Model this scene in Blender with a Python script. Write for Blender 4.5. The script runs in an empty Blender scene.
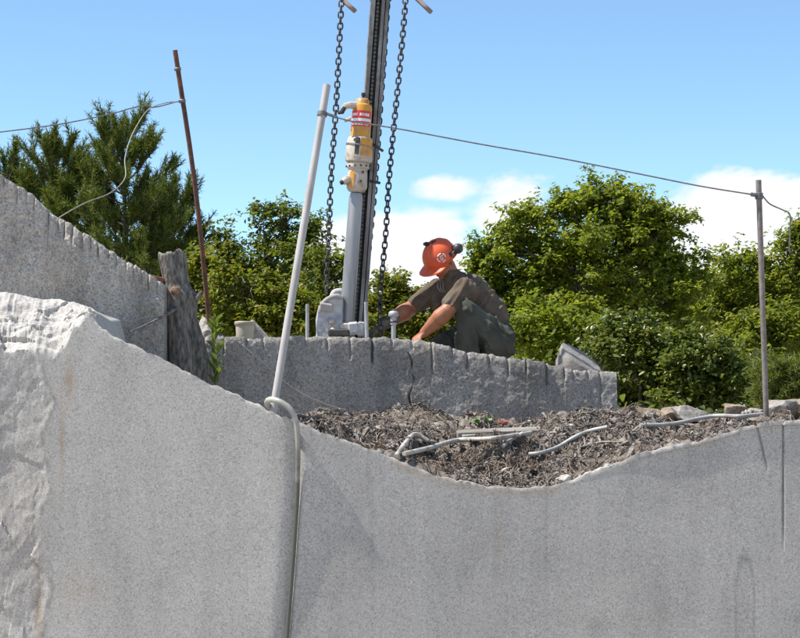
import bpy, math, random
import numpy as np
from mathutils import Vector, Matrix

# ------------------------------------------------------------------ camera, sky, sun
sc = bpy.context.scene
EYE = 1.65
F = 1960.0                      # focal length in photo pixels (800 wide)
HORIZON = 430.0
PITCH = math.atan((HORIZON - 319.0) / F)
cam = bpy.data.cameras.new("camera")
cam.sensor_width = 36.0
cam.lens = 36.0 * F / 800.0
cam.clip_end = 5000
cam_o = bpy.data.objects.new("camera", cam)
sc.collection.objects.link(cam_o)
cam_o.location = (0, 0, EYE)
cam_o.rotation_euler = (math.pi / 2 + PITCH, 0, 0)
sc.camera = cam_o

SUN_EL = math.radians(59)
SUN_BACK = math.radians(-6.5)     # sun stands to the left and just grazes the sawn face
to_sun = Vector((-math.cos(SUN_EL) * math.cos(SUN_BACK), math.cos(SUN_EL) * math.sin(SUN_BACK), math.sin(SUN_EL)))
sun = bpy.data.lights.new("sun", 'SUN')
sun.energy = 4.2
sun.angle = math.radians(0.5)
sun.color = (1.0, 0.95, 0.87)
sun_o = bpy.data.objects.new("sun", sun)
sc.collection.objects.link(sun_o)
sun_o.rotation_euler = to_sun.to_track_quat('Z', 'Y').to_euler()
sun_o.location = (-10, 0, 20)

world = bpy.data.worlds.new("World")
sc.world = world
world.use_nodes = True
nt = world.node_tree
for n in list(nt.nodes):
    nt.nodes.remove(n)


def N(tree, kind, **kw):
    n = tree.nodes.new(kind)
    for k, v in kw.items():
        if k in ('inp',):
            for kk, vv in v.items():
                n.inputs[kk].default_value = vv
        else:
            setattr(n, k, v)
    return n


def L(tree, a, b):
    tree.links.new(a, b)


def M2(tree, op, a, b=None, c=None):
    n = tree.nodes.new('ShaderNodeMath')
    n.operation = op
    for i, v in enumerate((a, b, c)):
        if v is None:
            continue
        if isinstance(v, (int, float)):
            n.inputs[i].default_value = v
        else:
            tree.links.new(v, n.inputs[i])
    return n.outputs[0]


def ramp(tree, fac, stops, interp='LINEAR'):
    r = tree.nodes.new('ShaderNodeValToRGB')
    r.color_ramp.interpolation = interp
    els = r.color_ramp.elements
    while len(els) < len(stops):
        els.new(0.5)
    for e, (p, c) in zip(els, stops):
        e.position = p
        e.color = (c[0], c[1], c[2], 1.0) if not isinstance(c, (int, float)) else (c, c, c, 1.0)
    tree.links.new(fac, r.inputs[0])
    return r.outputs[0]


def mix(tree, fac, a, b, blend='MIX'):
    m = tree.nodes.new('ShaderNodeMix')
    m.data_type = 'RGBA'
    m.blend_type = blend
    for sock, v in ((m.inputs[0], fac), (m.inputs[6], a), (m.inputs[7], b)):
        if isinstance(v, (int, float)):
            sock.default_value = v
        elif isinstance(v, (tuple, list)):
            sock.default_value = (v[0], v[1], v[2], 1.0)
        else:
            tree.links.new(v, sock)
    return m.outputs[2]


SKY_STRENGTH = 0.12
sky = N(nt, 'ShaderNodeTexSky', sky_type='NISHITA', sun_disc=False)
sky.sun_elevation = SUN_EL
sky.sun_rotation = math.atan2(to_sun.x, to_sun.y)
sky.altitude = 200
sky.air_density = 0.6
sky.dust_density = 0.0
sky.ozone_density = 2.3
tc = N(nt, 'ShaderNodeTexCoord')
sep = N(nt, 'ShaderNodeSeparateXYZ')
L(nt, tc.outputs['Generated'], sep.inputs[0])
mp = N(nt, 'ShaderNodeMapping')
mp.inputs['Scale'].default_value = (1, 1, 1.7)
mp.inputs['Location'].default_value = (3.1, 1.7, 0.4)
L(nt, tc.outputs['Generated'], mp.inputs[0])
nz = N(nt, 'ShaderNodeTexNoise', inp={'Scale': 9.0, 'Detail': 9.0, 'Roughness': 0.58, 'Distortion': 0.25})
L(nt, mp.outputs[0], nz.inputs['Vector'])


def sky_dir(px, py):
    xc, yc = (px - 400) / F, (319 - py) / F
    d = Vector((xc, math.cos(PITCH) - yc * math.sin(PITCH), math.sin(PITCH) + yc * math.cos(PITCH)))
    return d.normalized()


# cumulus banks standing where the photograph shows them; elsewhere unseen clouds are added for whiter ambient light
banks = None
for (px, py, wx, wz, amp) in ((750, 258, 112, 86, 0.60), (392, 262, 92, 66, 0.62), (438, 190, 52, 20, 0.34), (515, 222, 64, 44, 0.38),
                              (675, 272, 80, 66, 0.5), (940, 250, 120, 60, 0.34), (-180, 290, 160, 40, 0.3)):
    c = sky_dir(px, py)
    dx = M2(nt, 'MULTIPLY', M2(nt, 'SUBTRACT', sep.outputs[0], c.x), F / wx)
    dz = M2(nt, 'MULTIPLY', M2(nt, 'SUBTRACT', sep.outputs[2], c.z), F / wz)
    dy = M2(nt, 'MULTIPLY', M2(nt, 'SUBTRACT', sep.outputs[1], c.y), F / 600)
    r2 = M2(nt, 'ADD', M2(nt, 'ADD', M2(nt, 'MULTIPLY', dx, dx), M2(nt, 'MULTIPLY', dz, dz)), M2(nt, 'MULTIPLY', dy, dy))
    g = M2(nt, 'MULTIPLY', M2(nt, 'POWER', 2.718, M2(nt, 'MULTIPLY', r2, -1.0)), amp)
    banks = g if banks is None else M2(nt, 'MAXIMUM', banks, g)
front = M2(nt, 'GREATER_THAN', sep.outputs[1], 0.9)       # outside the view: cloud cover added to whiten and brighten the ambient light
fill_amt = M2(nt, 'MULTIPLY', M2(nt, 'SUBTRACT', 1.0, front), 0.30)
fill_clouds = M2(nt, 'MULTIPLY', fill_amt, M2(nt, 'SUBTRACT', 1.0, M2(nt, 'MINIMUM', M2(nt, 'MULTIPLY', M2(nt, 'ABSOLUTE', sep.outputs[2]), 1.2), 1.0)))
dens = M2(nt, 'ADD', nz.outputs['Fac'], M2(nt, 'MAXIMUM', banks, fill_clouds))
cov = ramp(nt, dens, [(0.665, 0.0), (0.79, 1.0)], 'EASE')
bg_sky = N(nt, 'ShaderNodeBackground', inp={'Strength': SKY_STRENGTH})
hsv = N(nt, 'ShaderNodeHueSaturation', inp={'Saturation': 1.0, 'Value': 1.06})
L(nt, sky.outputs[0], hsv.inputs['Color'])
skyc = mix(nt, 1.0, hsv.outputs[0], (0.97, 1.05, 0.98), 'MULTIPLY')
cl = mix(nt, M2(nt, 'MULTIPLY', cov, 0.95), skyc, (4.7, 4.75, 4.8))
L(nt, cl, bg_sky.inputs[0])
wout = N(nt, 'ShaderNodeOutputWorld')
L(nt, bg_sky.outputs[0], wout.inputs[0])

sc.view_settings.view_transform = 'Standard'
sc.view_settings.look = 'None'
sc.view_settings.exposure = 0.88
sc.view_settings.gamma = 1.0
sc.cycles.use_denoising = True
sc.cycles.max_bounces = 8
sc.cycles.transparent_max_bounces = 8

rng = np.random.default_rng(7)
random.seed(7)

# ------------------------------------------------------------------ helpers
CT, ST = math.cos(PITCH), math.sin(PITCH)


def W(px, py, Y):
    """A point of the place, at Y metres from the lens, on the line of sight of photo pixel px, py."""
    xc, yc = (px - 400.0) / F, (319.0 - py) / F
    dy = CT - yc * ST
    dz = ST + yc * CT
    t = Y / dy
    return np.array([xc * t, Y, EYE + dz * t])


def PX(p):
    x, y, z = p[0], p[1], p[2] - EYE
    d = y * CT + z * ST
    u = -y * ST + z * CT
    return 400 + F * x / d, 319 - F * u / d


def hash3(ix, iy, iz, seed):
    h = (ix * 374761393 + iy * 668265263 + iz * 2147483647 + seed * 1274126177) & 0xffffffff
    h = ((h ^ (h >> 13)) * 1274126177) & 0xffffffff
    h = ((h ^ (h >> 16)) * 2246822519) & 0xffffffff
    return ((h ^ (h >> 15)) & 0xffffff) / float(0xffffff)


def vnoise(p, seed=0):
    p = np.asarray(p, float)
    i = np.floor(p).astype(np.int64)
    f = p - i
    f = f * f * (3 - 2 * f)
    r = np.zeros(len(p))
    for a in (0, 1):
        for b in (0, 1):
            for c in (0, 1):
                w = (f[:, 0] if a else 1 - f[:, 0]) * (f[:, 1] if b else 1 - f[:, 1]) * (f[:, 2] if c else 1 - f[:, 2])
                r += w * hash3(i[:, 0] + a, i[:, 1] + b, i[:, 2] + c, seed)
    return r * 2 - 1


def fbm(p, octv=4, seed=0, gain=0.5):
    p = np.asarray(p, float)
    r = np.zeros(len(p))
    a, s = 1.0, 1.0
    for k in range(octv):
        r += a * vnoise(p * s + 17.3 * k, seed + k)
        a *= gain
        s *= 2.03
    return r


def smooth01(x):
    x = np.clip(x, 0, 1)
    return x * x * (3 - 2 * x)


COL = sc.collection


def mesh_obj(name, verts, faces, mat, parent=None, smooth=False, attrs=None):
    me = bpy.data.meshes.new(name)
    verts = np.asarray(verts, float)
    if isinstance(faces, np.ndarray) and faces.ndim == 2:
        nf, k = faces.shape
        me.vertices.add(len(verts))
        me.vertices.foreach_set('co', verts.ravel())
        me.loops.add(nf * k)
        me.loops.foreach_set('vertex_index', faces.astype(np.int32).ravel())
        me.polygons.add(nf)
        me.polygons.foreach_set('loop_start', np.arange(0, nf * k, k, dtype=np.int32))
        me.update(calc_edges=True)
    else:
        me.from_pydata([tuple(v) for v in verts], [], [tuple(int(i) for i in f) for f in faces])
        me.update()
    if attrs:
        for an, av in attrs.items():
            at = me.attributes.new(an, 'FLOAT', 'POINT')
            at.data.foreach_set('value', np.asarray(av, np.float32))
    me.materials.append(mat)
    if smooth:
        me.polygons.foreach_set('use_smooth', np.ones(len(me.polygons), bool))
    o = bpy.data.objects.new(name, me)
    COL.objects.link(o)
    if parent is not None:
        o.parent = parent
    return o


def sharp(o, deg=35):
    me = o.data
    try:
        me.set_sharp_from_angle(angle=math.radians(deg))
    except Exception:
        pass
    return o


def tag(o, label=None, cat=None, group=None, kind=None):
    if label:
        o['label'] = label
    if cat:
        o['category'] = cat
    if group:
        o['group'] = group
    if kind:
        o['kind'] = kind
    return o


def empty(name, loc=(0, 0, 0)):
    o = bpy.data.objects.new(name, None)
    o.empty_display_size = 0.1
    COL.objects.link(o)
    o.location = tuple(loc)
    return o


class MB:
    """Collects pieces of one mesh."""

    def __init__(self):
        self.v, self.f, self.n = [], [], 0

    def add(self, v, f):
        v = np.asarray(v, float)
        self.v.append(v)
        for q in f:
            self.f.append(tuple(int(i) + self.n for i in q))
        self.n += len(v)
        return self

    def build(self, name, mat, parent=None, smooth=False, off=None, angle=35):
        v = np.concatenate(self.v)
        if off is not None:
            v = v - np.asarray(off)
        o = mesh_obj(name, v, self.f, mat, parent, smooth)
        if smooth:
            sharp(o, angle)
        return o


def frame_of(d):
    d = np.asarray(d, float)
    d = d / (np.linalg.norm(d) + 1e-12)
    a = np.array([0, 0, 1.0]) if abs(d[2]) < 0.9 else np.array([0, 1.0, 0])
    x = np.cross(a, d)
    x /= np.linalg.norm(x)
    y = np.cross(d, x)
    return x, y, d


def tube(pts, rad, seg=8, caps=True):
    pts = np.asarray(pts, float)
    n = len(pts)
    rad = np.full(n, rad) if np.isscalar(rad) else np.asarray(rad, float)
    tang = np.gradient(pts, axis=0)
    x, y, d = frame_of(tang[0])
    vs = []
    a = np.linspace(0, 2 * math.pi, seg, endpoint=False)
    for i in range(n):
        d = tang[i] / (np.linalg.norm(tang[i]) + 1e-12)
        x = x - d * np.dot(x, d)
        x /= np.linalg.norm(x) + 1e-12
        y = np.cross(d, x)
        vs.append(pts[i] + rad[i] * (np.outer(np.cos(a), x) + np.outer(np.sin(a), y)))
    v = np.concatenate(vs)
    f = []
    for i in range(n - 1):
        for j in range(seg):
            k = (j + 1) % seg
            f.append((i * seg + j, i * seg + k, (i + 1) * seg + k, (i + 1) * seg + j))
    if caps:
        f.append(tuple(range(seg - 1, -1, -1)))
        f.append(tuple((n - 1) * seg + j for j in range(seg)))
    return v, f


def spline(pts, n):
    """Catmull-Rom through the points."""
    p = np.asarray(pts, float)
    p = np.vstack([2 * p[0] - p[1], p, 2 * p[-1] - p[-2]])
    m = len(p) - 3
    out = []
    for t in np.linspace(0, m - 1e-6, n):
        i = int(t)
        u = t - i
        a, b, c, d = p[i:i + 4]
        out.append(0.5 * ((2 * b) + (c - a) * u + (2 * a - 5 * b + 4 * c - d) * u * u + (3 * b - a - 3 * c + d) * u ** 3))
    return np.array(out)


def lathe(p0, axis, prof, seg=24, x=None):
    """prof: (along, radius) pairs along the axis."""
    p0 = np.asarray(p0, float)
    X, Yv, D = frame_of(axis)
    a = np.linspace(0, 2 * math.pi, seg, endpoint=False)
    vs = []
    for (h, r) in prof:
        vs.append(p0 + D * h + r * (np.outer(np.cos(a), X) + np.outer(np.sin(a), Yv)))
    v = np.concatenate(vs)
    f = []
    for i in range(len(prof) - 1):
        for j in range(seg):
            k = (j + 1) % seg
            f.append((i * seg + j, i * seg + k, (i + 1) * seg + k, (i + 1) * seg + j))
    f.append(tuple(range(seg - 1, -1, -1)))
    f.append(tuple((len(prof) - 1) * seg + j for j in range(seg)))
    return v, f


def box(c, half, R=None, bev=0.12):
    """Chamfered box; half = half sizes, R = 3 column vectors."""
    c = np.asarray(c, float)
    h = np.asarray(half, float)
    b = min(h) * bev * 2
    R = np.eye(3) if R is None else np.asarray(R, float)
    pts = []
    for sx in (-1, 1):
        for sy in (-1, 1):
            for sz in (-1, 1):
                s = np.array([sx, sy, sz])
                for ax in range(3):
                    q = h * s - b * s
                    q[ax] = h[ax] * s[ax]
                    pts.append(q)
    pts = np.array(pts)

    def idx(sx, sy, sz, ax):
        return (((sx > 0) * 4 + (sy > 0) * 2 + (sz > 0)) * 3) + ax
    f = []
    for ax in range(3):
        o = [i for i in range(3) if i != ax]
        for s in (-1, 1):
            q = []
            for (a, bb) in ((-1, -1), (1, -1), (1, 1), (-1, 1)):
                sg = [0, 0, 0]
                sg[ax] = s
                sg[o[0]] = a
                sg[o[1]] = bb
                q.append(idx(*sg, ax))
            f.append(q if (s > 0) == (ax != 1) else q[::-1])
    for ax in range(3):
        o = [i for i in range(3) if i != ax]
        for a in (-1, 1):
            for bb in (-1, 1):
                q = []
                for (s, wh) in ((-1, o[0]), (1, o[0]), (1, o[1]), (-1, o[1])):
                    sg = [0, 0, 0]
                    sg[ax] = s
                    sg[o[0]] = a
                    sg[o[1]] = bb
                    q.append(idx(*sg, wh))
                f.append(q)
    for sx in (-1, 1):
        for sy in (-1, 1):
            for sz in (-1, 1):
                f.append((idx(sx, sy, sz, 0), idx(sx, sy, sz, 1), idx(sx, sy, sz, 2)))
    return pts @ R.T + c, f


def axes(zdir, xhint=(1, 0, 0)):
    z = np.asarray(zdir, float)
    z = z / np.linalg.norm(z)
    x = np.asarray(xhint, float)
    x = x - z * np.dot(x, z)
    x /= np.linalg.norm(x)
    y = np.cross(z, x)
    return np.stack([x, y, z], axis=1)


# ------------------------------------------------------------------ materials
def new_mat(name):
    m = bpy.data.materials.new(name)
    m.use_nodes = True
    t = m.node_tree
    b = t.nodes['Principled BSDF']
    return m, t, b


def nmat(name, c1, c2=None, scale=20, rough=0.6, bump=0.0, bscale=None, metal=0.0, spec=0.5, stretch=(1, 1, 1), detail=5, lo=0.35, hi=0.65, dirt=None, dirt_scale=6, dirt_amt=0.5):
    m, t, b = new_mat(name)
    b.inputs['Roughness'].default_value = rough
    b.inputs['Metallic'].default_value = metal
    b.inputs['Specular IOR Level'].default_value = spec
    if c2 is None:
        c2 = c1
    co = N(t, 'ShaderNodeTexCoord')
    mpn = N(t, 'ShaderNodeMapping')
    mpn.inputs['Scale'].default_value = stretch
    L(t, co.outputs['Object'], mpn.inputs[0])
    no = N(t, 'ShaderNodeTexNoise', inp={'Scale': scale, 'Detail': detail, 'Roughness': 0.6})
    L(t, mpn.outputs[0], no.inputs['Vector'])
    col = ramp(t, no.outputs['Fac'], [(lo, c1), (hi, c2)])
    if dirt is not None:
        nd = N(t, 'ShaderNodeTexNoise', inp={'Scale': dirt_scale, 'Detail': 6.0, 'Roughness': 0.65})
        L(t, co.outputs['Object'], nd.inputs['Vector'])
        fac = ramp(t, nd.outputs['Fac'], [(0.5, 0.0), (0.62, dirt_amt)])
        col = mix(t, fac, col, dirt)
    L(t, col, b.inputs['Base Color'])
    if bump:
        nb = N(t, 'ShaderNodeTexNoise', inp={'Scale': bscale or scale * 2, 'Detail': 6.0, 'Roughness': 0.6})
        L(t, mpn.outputs[0], nb.inputs['Vector'])
        bp = N(t, 'ShaderNodeBump', inp={'Strength': 1.0, 'Distance': bump})
        L(t, nb.outputs['Fac'], bp.inputs['Height'])
        L(t, bp.outputs[0], b.inputs['Normal'])
    return m


def granite(name, base, grain=95, contrast=0.5, bump=0.0015, tone=0.18, streak=0.0, attr=True, pit=0.0):
    m, t, b = new_mat(name)
    b.inputs['Roughness'].default_value = 0.88
    b.inputs['Specular IOR Level'].default_value = 0.25
    co = N(t, 'ShaderNodeTexCoord').outputs['Object']
    k = np.array(base)
    n1 = N(t, 'ShaderNodeTexNoise', inp={'Scale': grain, 'Detail': 3.0, 'Roughness': 0.7})
    L(t, co, n1.inputs['Vector'])
    c = 0.9 * contrast
    col = ramp(t, n1.outputs['Fac'], [(0.30, tuple(k * (1 - c))), (0.45, tuple(k * (1 - 0.2 * c))), (0.55, tuple(k * (1 + 0.15 * c))), (0.70, tuple(np.minimum(k * (1 + 0.75 * c), 0.85)))])
    v = N(t, 'ShaderNodeTexVoronoi', feature='F1', inp={'Scale': grain * 0.8})
    L(t, co, v.inputs['Vector'])
    # black mica flecks
    wn = N(t, 'ShaderNodeTexWhiteNoise')
    L(t, v.outputs['Position'], wn.inputs['Vector'])
    fl = M2(t, 'MULTIPLY', M2(t, 'GREATER_THAN', wn.outputs['Value'], 0.86), 0.55 * contrast)
    col = mix(t, fl, col, tuple(k * 0.18))
    fl2 = M2(t, 'MULTIPLY', M2(t, 'LESS_THAN', wn.outputs['Value'], 0.12), 0.5 * contrast)
    col = mix(t, fl2, col, tuple(np.minimum(k * 1.7, 0.85)))
    # broad tone
    n2 = N(t, 'ShaderNodeTexNoise', inp={'Scale': 1.6, 'Detail': 6.0, 'Roughness': 0.6})
    L(t, co, n2.inputs['Vector'])
    f2 = ramp(t, n2.outputs['Fac'], [(0.3, 1 - tone), (0.7, 1 + tone)])
    col = mix(t, 1.0, col, f2, 'MULTIPLY')
    if streak:
        mpn = N(t, 'ShaderNodeMapping')
        mpn.inputs['Scale'].default_value = (5.5, 5.5, 0.35)
        L(t, co, mpn.inputs[0])
        n3 = N(t, 'ShaderNodeTexNoise', inp={'Scale': 1.7, 'Detail': 5.0, 'Roughness': 0.6})
        L(t, mpn.outputs[0], n3.inputs['Vector'])
        f3 = ramp(t, n3.outputs['Fac'], [(0.35, 1 - streak), (0.6, 1.0)])
        col = mix(t, 1.0, col, f3, 'MULTIPLY')
    if attr:
        for an, cc, amt in (('rust', (0.30, 0.19, 0.09), 0.6), ('grime', (0.06, 0.06, 0.055), 0.75)):
            a = N(t, 'ShaderNodeAttribute', attribute_name=an)
            n4 = N(t, 'ShaderNodeTexNoise', inp={'Scale': 22.0, 'Detail': 6.0, 'Roughness': 0.7})
            L(t, co, n4.inputs['Vector'])
            fa = M2(t, 'MULTIPLY', M2(t, 'MULTIPLY', a.outputs['Fac'], ramp(t, n4.outputs['Fac'], [(0.3, 0.35), (0.65, 1.0)])), amt)
            col = mix(t, fa, col, cc)
    L(t, col, b.inputs['Base Color'])
    nb = N(t, 'ShaderNodeTexNoise', inp={'Scale': grain * 0.7, 'Detail': 6.0, 'Roughness': 0.75})
    L(t, co, nb.inputs['Vector'])
    bp = N(t, 'ShaderNodeBump', inp={'Strength': 1.0, 'Distance': bump})
    L(t, nb.outputs['Fac'], bp.inputs['Height'])
    last = bp
    if pit:
        np_ = N(t, 'ShaderNodeTexNoise', inp={'Scale': 16.0, 'Detail': 8.0, 'Roughness': 0.7})
        L(t, co, np_.inputs['Vector'])
        bp2 = N(t, 'ShaderNodeBump', inp={'Strength': 1.0, 'Distance': pit})
        L(t, np_.outputs['Fac'], bp2.inputs['Height'])
        L(t, bp.outputs[0], bp2.inputs['Normal'])
        last = bp2
    L(t, last.outputs[0], b.inputs['Normal'])
    return m


def leaf_mat(name, cols, trans=0.3, rough=0.42, spec=0.5):
    m, t, b = new_mat(name)
    g = N(t, 'ShaderNodeNewGeometry')
    n = len(cols)
    col = ramp(t, g.outputs['Random Per Island'], [(i / (n - 1), c) for i, c in enumerate(cols)])
    L(t, col, b.inputs['Base Color'])
    b.inputs['Roughness'].default_value = rough
    b.inputs['Specular IOR Level'].default_value = spec
    tr = N(t, 'ShaderNodeBsdfTranslucent')
    tcol = mix(t, 1.0, col, (1.5, 1.5, 0.55), 'MULTIPLY')
    L(t, tcol, tr.inputs[0])
    mx = N(t, 'ShaderNodeMixShader', inp={0: trans})
    L(t, b.outputs[0], mx.inputs[1])
    L(t, tr.outputs[0], mx.inputs[2])
    L(t, mx.outputs[0], t.nodes['Material Output'].inputs[0])
    return m


def island_mat(name, cols, rough=0.85, bump=0.002, bscale=60):
    m, t, b = new_mat(name)
    g = N(t, 'ShaderNodeNewGeometry')
    n = len(cols)
    col = ramp(t, g.outputs['Random Per Island'], [(i / (n - 1), c) for i, c in enumerate(cols)])
    co = N(t, 'ShaderNodeTexCoord').outputs['Object']
    no = N(t, 'ShaderNodeTexNoise', inp={'Scale': bscale, 'Detail': 5.0})
    L(t, co, no.inputs['Vector'])
    col = mix(t, 1.0, col, ramp(t, no.outputs['Fac'], [(0.3, 0.6), (0.7, 1.3)]), 'MULTIPLY')
    L(t, col, b.inputs['Base Color'])
    b.inputs['Roughness'].default_value = rough
    b.inputs['Specular IOR Level'].default_value = 0.25
    bp = N(t, 'ShaderNodeBump', inp={'Strength': 1.0, 'Distance': bump})
    L(t, no.outputs['Fac'], bp.inputs['Height'])
    L(t, bp.outputs[0], b.inputs['Normal'])
    return m


M = {}
M['granite'] = granite('sawn_granite', (0.452, 0.43, 0.402), grain=150, contrast=0.42, bump=0.0006, tone=0.09, streak=0.09)
M['granite_split'] = granite('split_granite', (0.35, 0.328, 0.30), grain=100, contrast=0.6, bump=0.004, tone=0.2, streak=0.14, pit=0.012)
M['granite_old'] = granite('weathered_granite', (0.47, 0.435, 0.39), grain=100, contrast=0.6, bump=0.004, tone=0.2, streak=0.22, pit=0.012)
M['rock'] = granite('broken_granite', (0.40, 0.38, 0.35), grain=60, contrast=0.45, bump=0.003, tone=0.2, attr=False, pit=0.01)
M['tan_rock'] = granite('tan_stone', (0.27, 0.22, 0.165), grain=50, contrast=0.45, bump=0.003, tone=0.25, attr=False, pit=0.01)
M['grey_stone'] = granite('grey_stone', (0.30, 0.275, 0.25), grain=50, contrast=0.45, bump=0.003, tone=0.25, attr=False, pit=0.012)
M['soil'] = nmat('dark_soil', (0.075, 0.062, 0.052), (0.27, 0.235, 0.205), scale=34, rough=0.95, bump=0.02, bscale=35, spec=0.1, dirt=(0.38, 0.35, 0.315), dirt_scale=4, dirt_amt=0.6)
M['ground'] = nmat('quarry_ground', (0.30, 0.275, 0.24), (0.44, 0.41, 0.37), scale=3, rough=0.95, bump=0.03, bscale=9, spec=0.1, dirt=(0.2, 0.18, 0.15), dirt_scale=1.2)
M['debris'] = island_mat('bark_debris', [(0.05, 0.043, 0.037), (0.125, 0.108, 0.094), (0.205, 0.18, 0.16), (0.30, 0.27, 0.245), (0.09, 0.077, 0.067), (0.44, 0.41, 0.38)])
M['steel'] = nmat('galvanised_steel', (0.33, 0.33, 0.34), (0.50, 0.50, 0.51), scale=18, rough=0.5, metal=0.25, bump=0.0006, dirt=(0.22, 0.2, 0.17), dirt_amt=0.55)
M['mast'] = nmat('weathered_mast_steel', (0.16, 0.15, 0.14), (0.36, 0.355, 0.35), scale=14, rough=0.6, metal=0.25, stretch=(1, 1, 0.12), bump=0.001, dirt=(0.09, 0.085, 0.08), dirt_scale=9)
M['rod'] = nmat('drill_rod_steel', (0.25, 0.25, 0.25), (0.38, 0.375, 0.37), scale=10, rough=0.42, metal=0.55, stretch=(1, 1, 0.15), bump=0.0004)
M['grease'] = nmat('greasy_steel', (0.03, 0.028, 0.026), (0.09, 0.085, 0.08), scale=25, rough=0.5, metal=0.2, bump=0.001)
M['feed'] = nmat('worn_chain_steel', (0.10, 0.095, 0.085), (0.24, 0.23, 0.21), scale=40, rough=0.5, metal=0.3)
M['chain'] = nmat('dark_chain_steel', (0.035, 0.035, 0.038), (0.10, 0.09, 0.085), scale=60, rough=0.55, metal=0.35)
M['rust'] = nmat('rusty_iron', (0.075, 0.04, 0.026), (0.19, 0.085, 0.05), scale=22, rough=0.85, metal=0.1, bump=0.001, dirt=(0.05, 0.035, 0.03))
M['post'] = nmat('dull_steel_post', (0.15, 0.13, 0.115), (0.25, 0.22, 0.20), scale=20, rough=0.7, metal=0.15, bump=0.0008)
M['conduit'] = nmat('pale_conduit', (0.35, 0.335, 0.325), (0.46, 0.44, 0.43), scale=14, rough=0.55, stretch=(1, 1, 0.2), bump=0.0004, dirt=(0.33, 0.29, 0.26), dirt_amt=0.5)
M['wire'] = nmat('grey_wire', (0.11, 0.11, 0.11), (0.2, 0.2, 0.2), scale=30, rough=0.5, metal=0.3)
M['yellow'] = nmat('worn_yellow_paint', (0.62, 0.27, 0.025), (0.72, 0.34, 0.04), scale=10, rough=0.45, bump=0.0005, dirt=(0.34, 0.22, 0.12), dirt_scale=14, dirt_amt=0.95)
M['cream'] = nmat('cream_drill_casing', (0.48, 0.41, 0.33), (0.62, 0.56, 0.48), scale=12, rough=0.55, bump=0.0006, dirt=(0.27, 0.22, 0.17), dirt_scale=12, dirt_amt=0.8)
M['red'] = nmat('red_sticker', (0.62, 0.025, 0.03), (0.66, 0.04, 0.04), scale=10, rough=0.35)
M['white'] = nmat('white_print', (0.78, 0.78, 0.76), (0.82, 0.82, 0.8), scale=10, rough=0.4)
M['dusty'] = nmat('stone_dusted_casting', (0.32, 0.34, 0.38), (0.56, 0.55, 0.53), scale=13, rough=0.8, bump=0.003, bscale=40, dirt=(0.2, 0.23, 0.29), dirt_scale=11)
M['black'] = nmat('black_rubber', (0.014, 0.014, 0.015), (0.03, 0.03, 0.03), scale=30, rough=0.5)
M['hose'] = nmat('pale_hose', (0.40, 0.38, 0.335), (0.52, 0.49, 0.44), scale=9, rough=0.55, bump=0.0004, dirt=(0.2, 0.175, 0.145), dirt_scale=14, dirt_amt=0.85)
M['hose_green'] = nmat('groove_shaded_hose', (0.38, 0.37, 0.33), (0.50, 0.48, 0.42), scale=6, rough=0.45, dirt=(0.13, 0.15, 0.13), dirt_scale=3, dirt_amt=0.9)
M['hose_grey'] = nmat('grey_hose', (0.33, 0.33, 0.32), (0.45, 0.445, 0.43), scale=8, rough=0.55, dirt=(0.16, 0.15, 0.13))
M['plank'] = nmat('weathered_plank', (0.15, 0.132, 0.115), (0.32, 0.295, 0.265), scale=26, rough=0.85, stretch=(0.12, 1, 1), bump=0.002)
M['bark'] = nmat('dead_wood_bark', (0.085, 0.076, 0.067), (0.31, 0.285, 0.255), scale=46, rough=0.9, stretch=(1, 1, 0.3), bump=0.025, bscale=42, spec=0.15)
M['cutwood'] = nmat('cut_wood', (0.22, 0.12, 0.075), (0.33, 0.2, 0.13), scale=40, rough=0.85)
M['trunk'] = nmat('tree_bark', (0.06, 0.05, 0.04), (0.17, 0.145, 0.12), scale=12, rough=0.9, stretch=(1, 1, 0.3), bump=0.01)
M['bucket'] = nmat('beige_plastic', (0.36, 0.33, 0.25), (0.43, 0.39, 0.31), scale=9, rough=0.6, dirt=(0.2, 0.17, 0.12))
M['skin'] = nmat('tanned_skin', (0.33, 0.125, 0.062), (0.41, 0.165, 0.085), scale=18, rough=0.5, bump=0.0008, bscale=130)
M['skin'].node_tree.nodes['Principled BSDF'].inputs['Subsurface Weight'].default_value = 0.08
M['skin'].node_tree.nodes['Principled BSDF'].inputs['Subsurface Radius'].default_value = (0.01, 0.004, 0.002)
M['shirt'] = nmat('grey_brown_shirt', (0.105, 0.08, 0.056), (0.17, 0.132, 0.097), scale=9, rough=0.95, bump=0.0015, bscale=500, spec=0.1, dirt=(0.17, 0.15, 0.125), dirt_scale=5, dirt_amt=0.5)
M['trousers'] = nmat('green_grey_trousers', (0.062, 0.064, 0.053), (0.108, 0.108, 0.09), scale=5, rough=0.95, bump=0.0015, bscale=400, spec=0.1, dirt=(0.11, 0.102, 0.082), dirt_scale=3, dirt_amt=0.3)
M['glove'] = nmat('dark_glove', (0.07, 0.06, 0.05), (0.24, 0.21, 0.175), scale=22, rough=0.9, bump=0.001, spec=0.2)
M['boot'] = nmat('brown_boot', (0.09, 0.06, 0.042), (0.15, 0.105, 0.075), scale=20, rough=0.7, bump=0.001)
M['helmet'] = nmat('orange_helmet', (0.72, 0.10, 0.03), (0.80, 0.125, 0.04), scale=6, rough=0.5, bump=0.0004, bscale=60, dirt=(0.48, 0.09, 0.045), dirt_scale=9, dirt_amt=0.5)
M['eye'] = nmat('eye', (0.5, 0.48, 0.45), rough=0.2)
M['green_scrap'] = nmat('green_scrap', (0.12, 0.19, 0.06), (0.19, 0.27, 0.10), scale=30, rough=0.6)
M['red_scrap'] = nmat('red_scrap', (0.22, 0.06, 0.05), (0.3, 0.1, 0.08), scale=30, rough=0.6)
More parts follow.
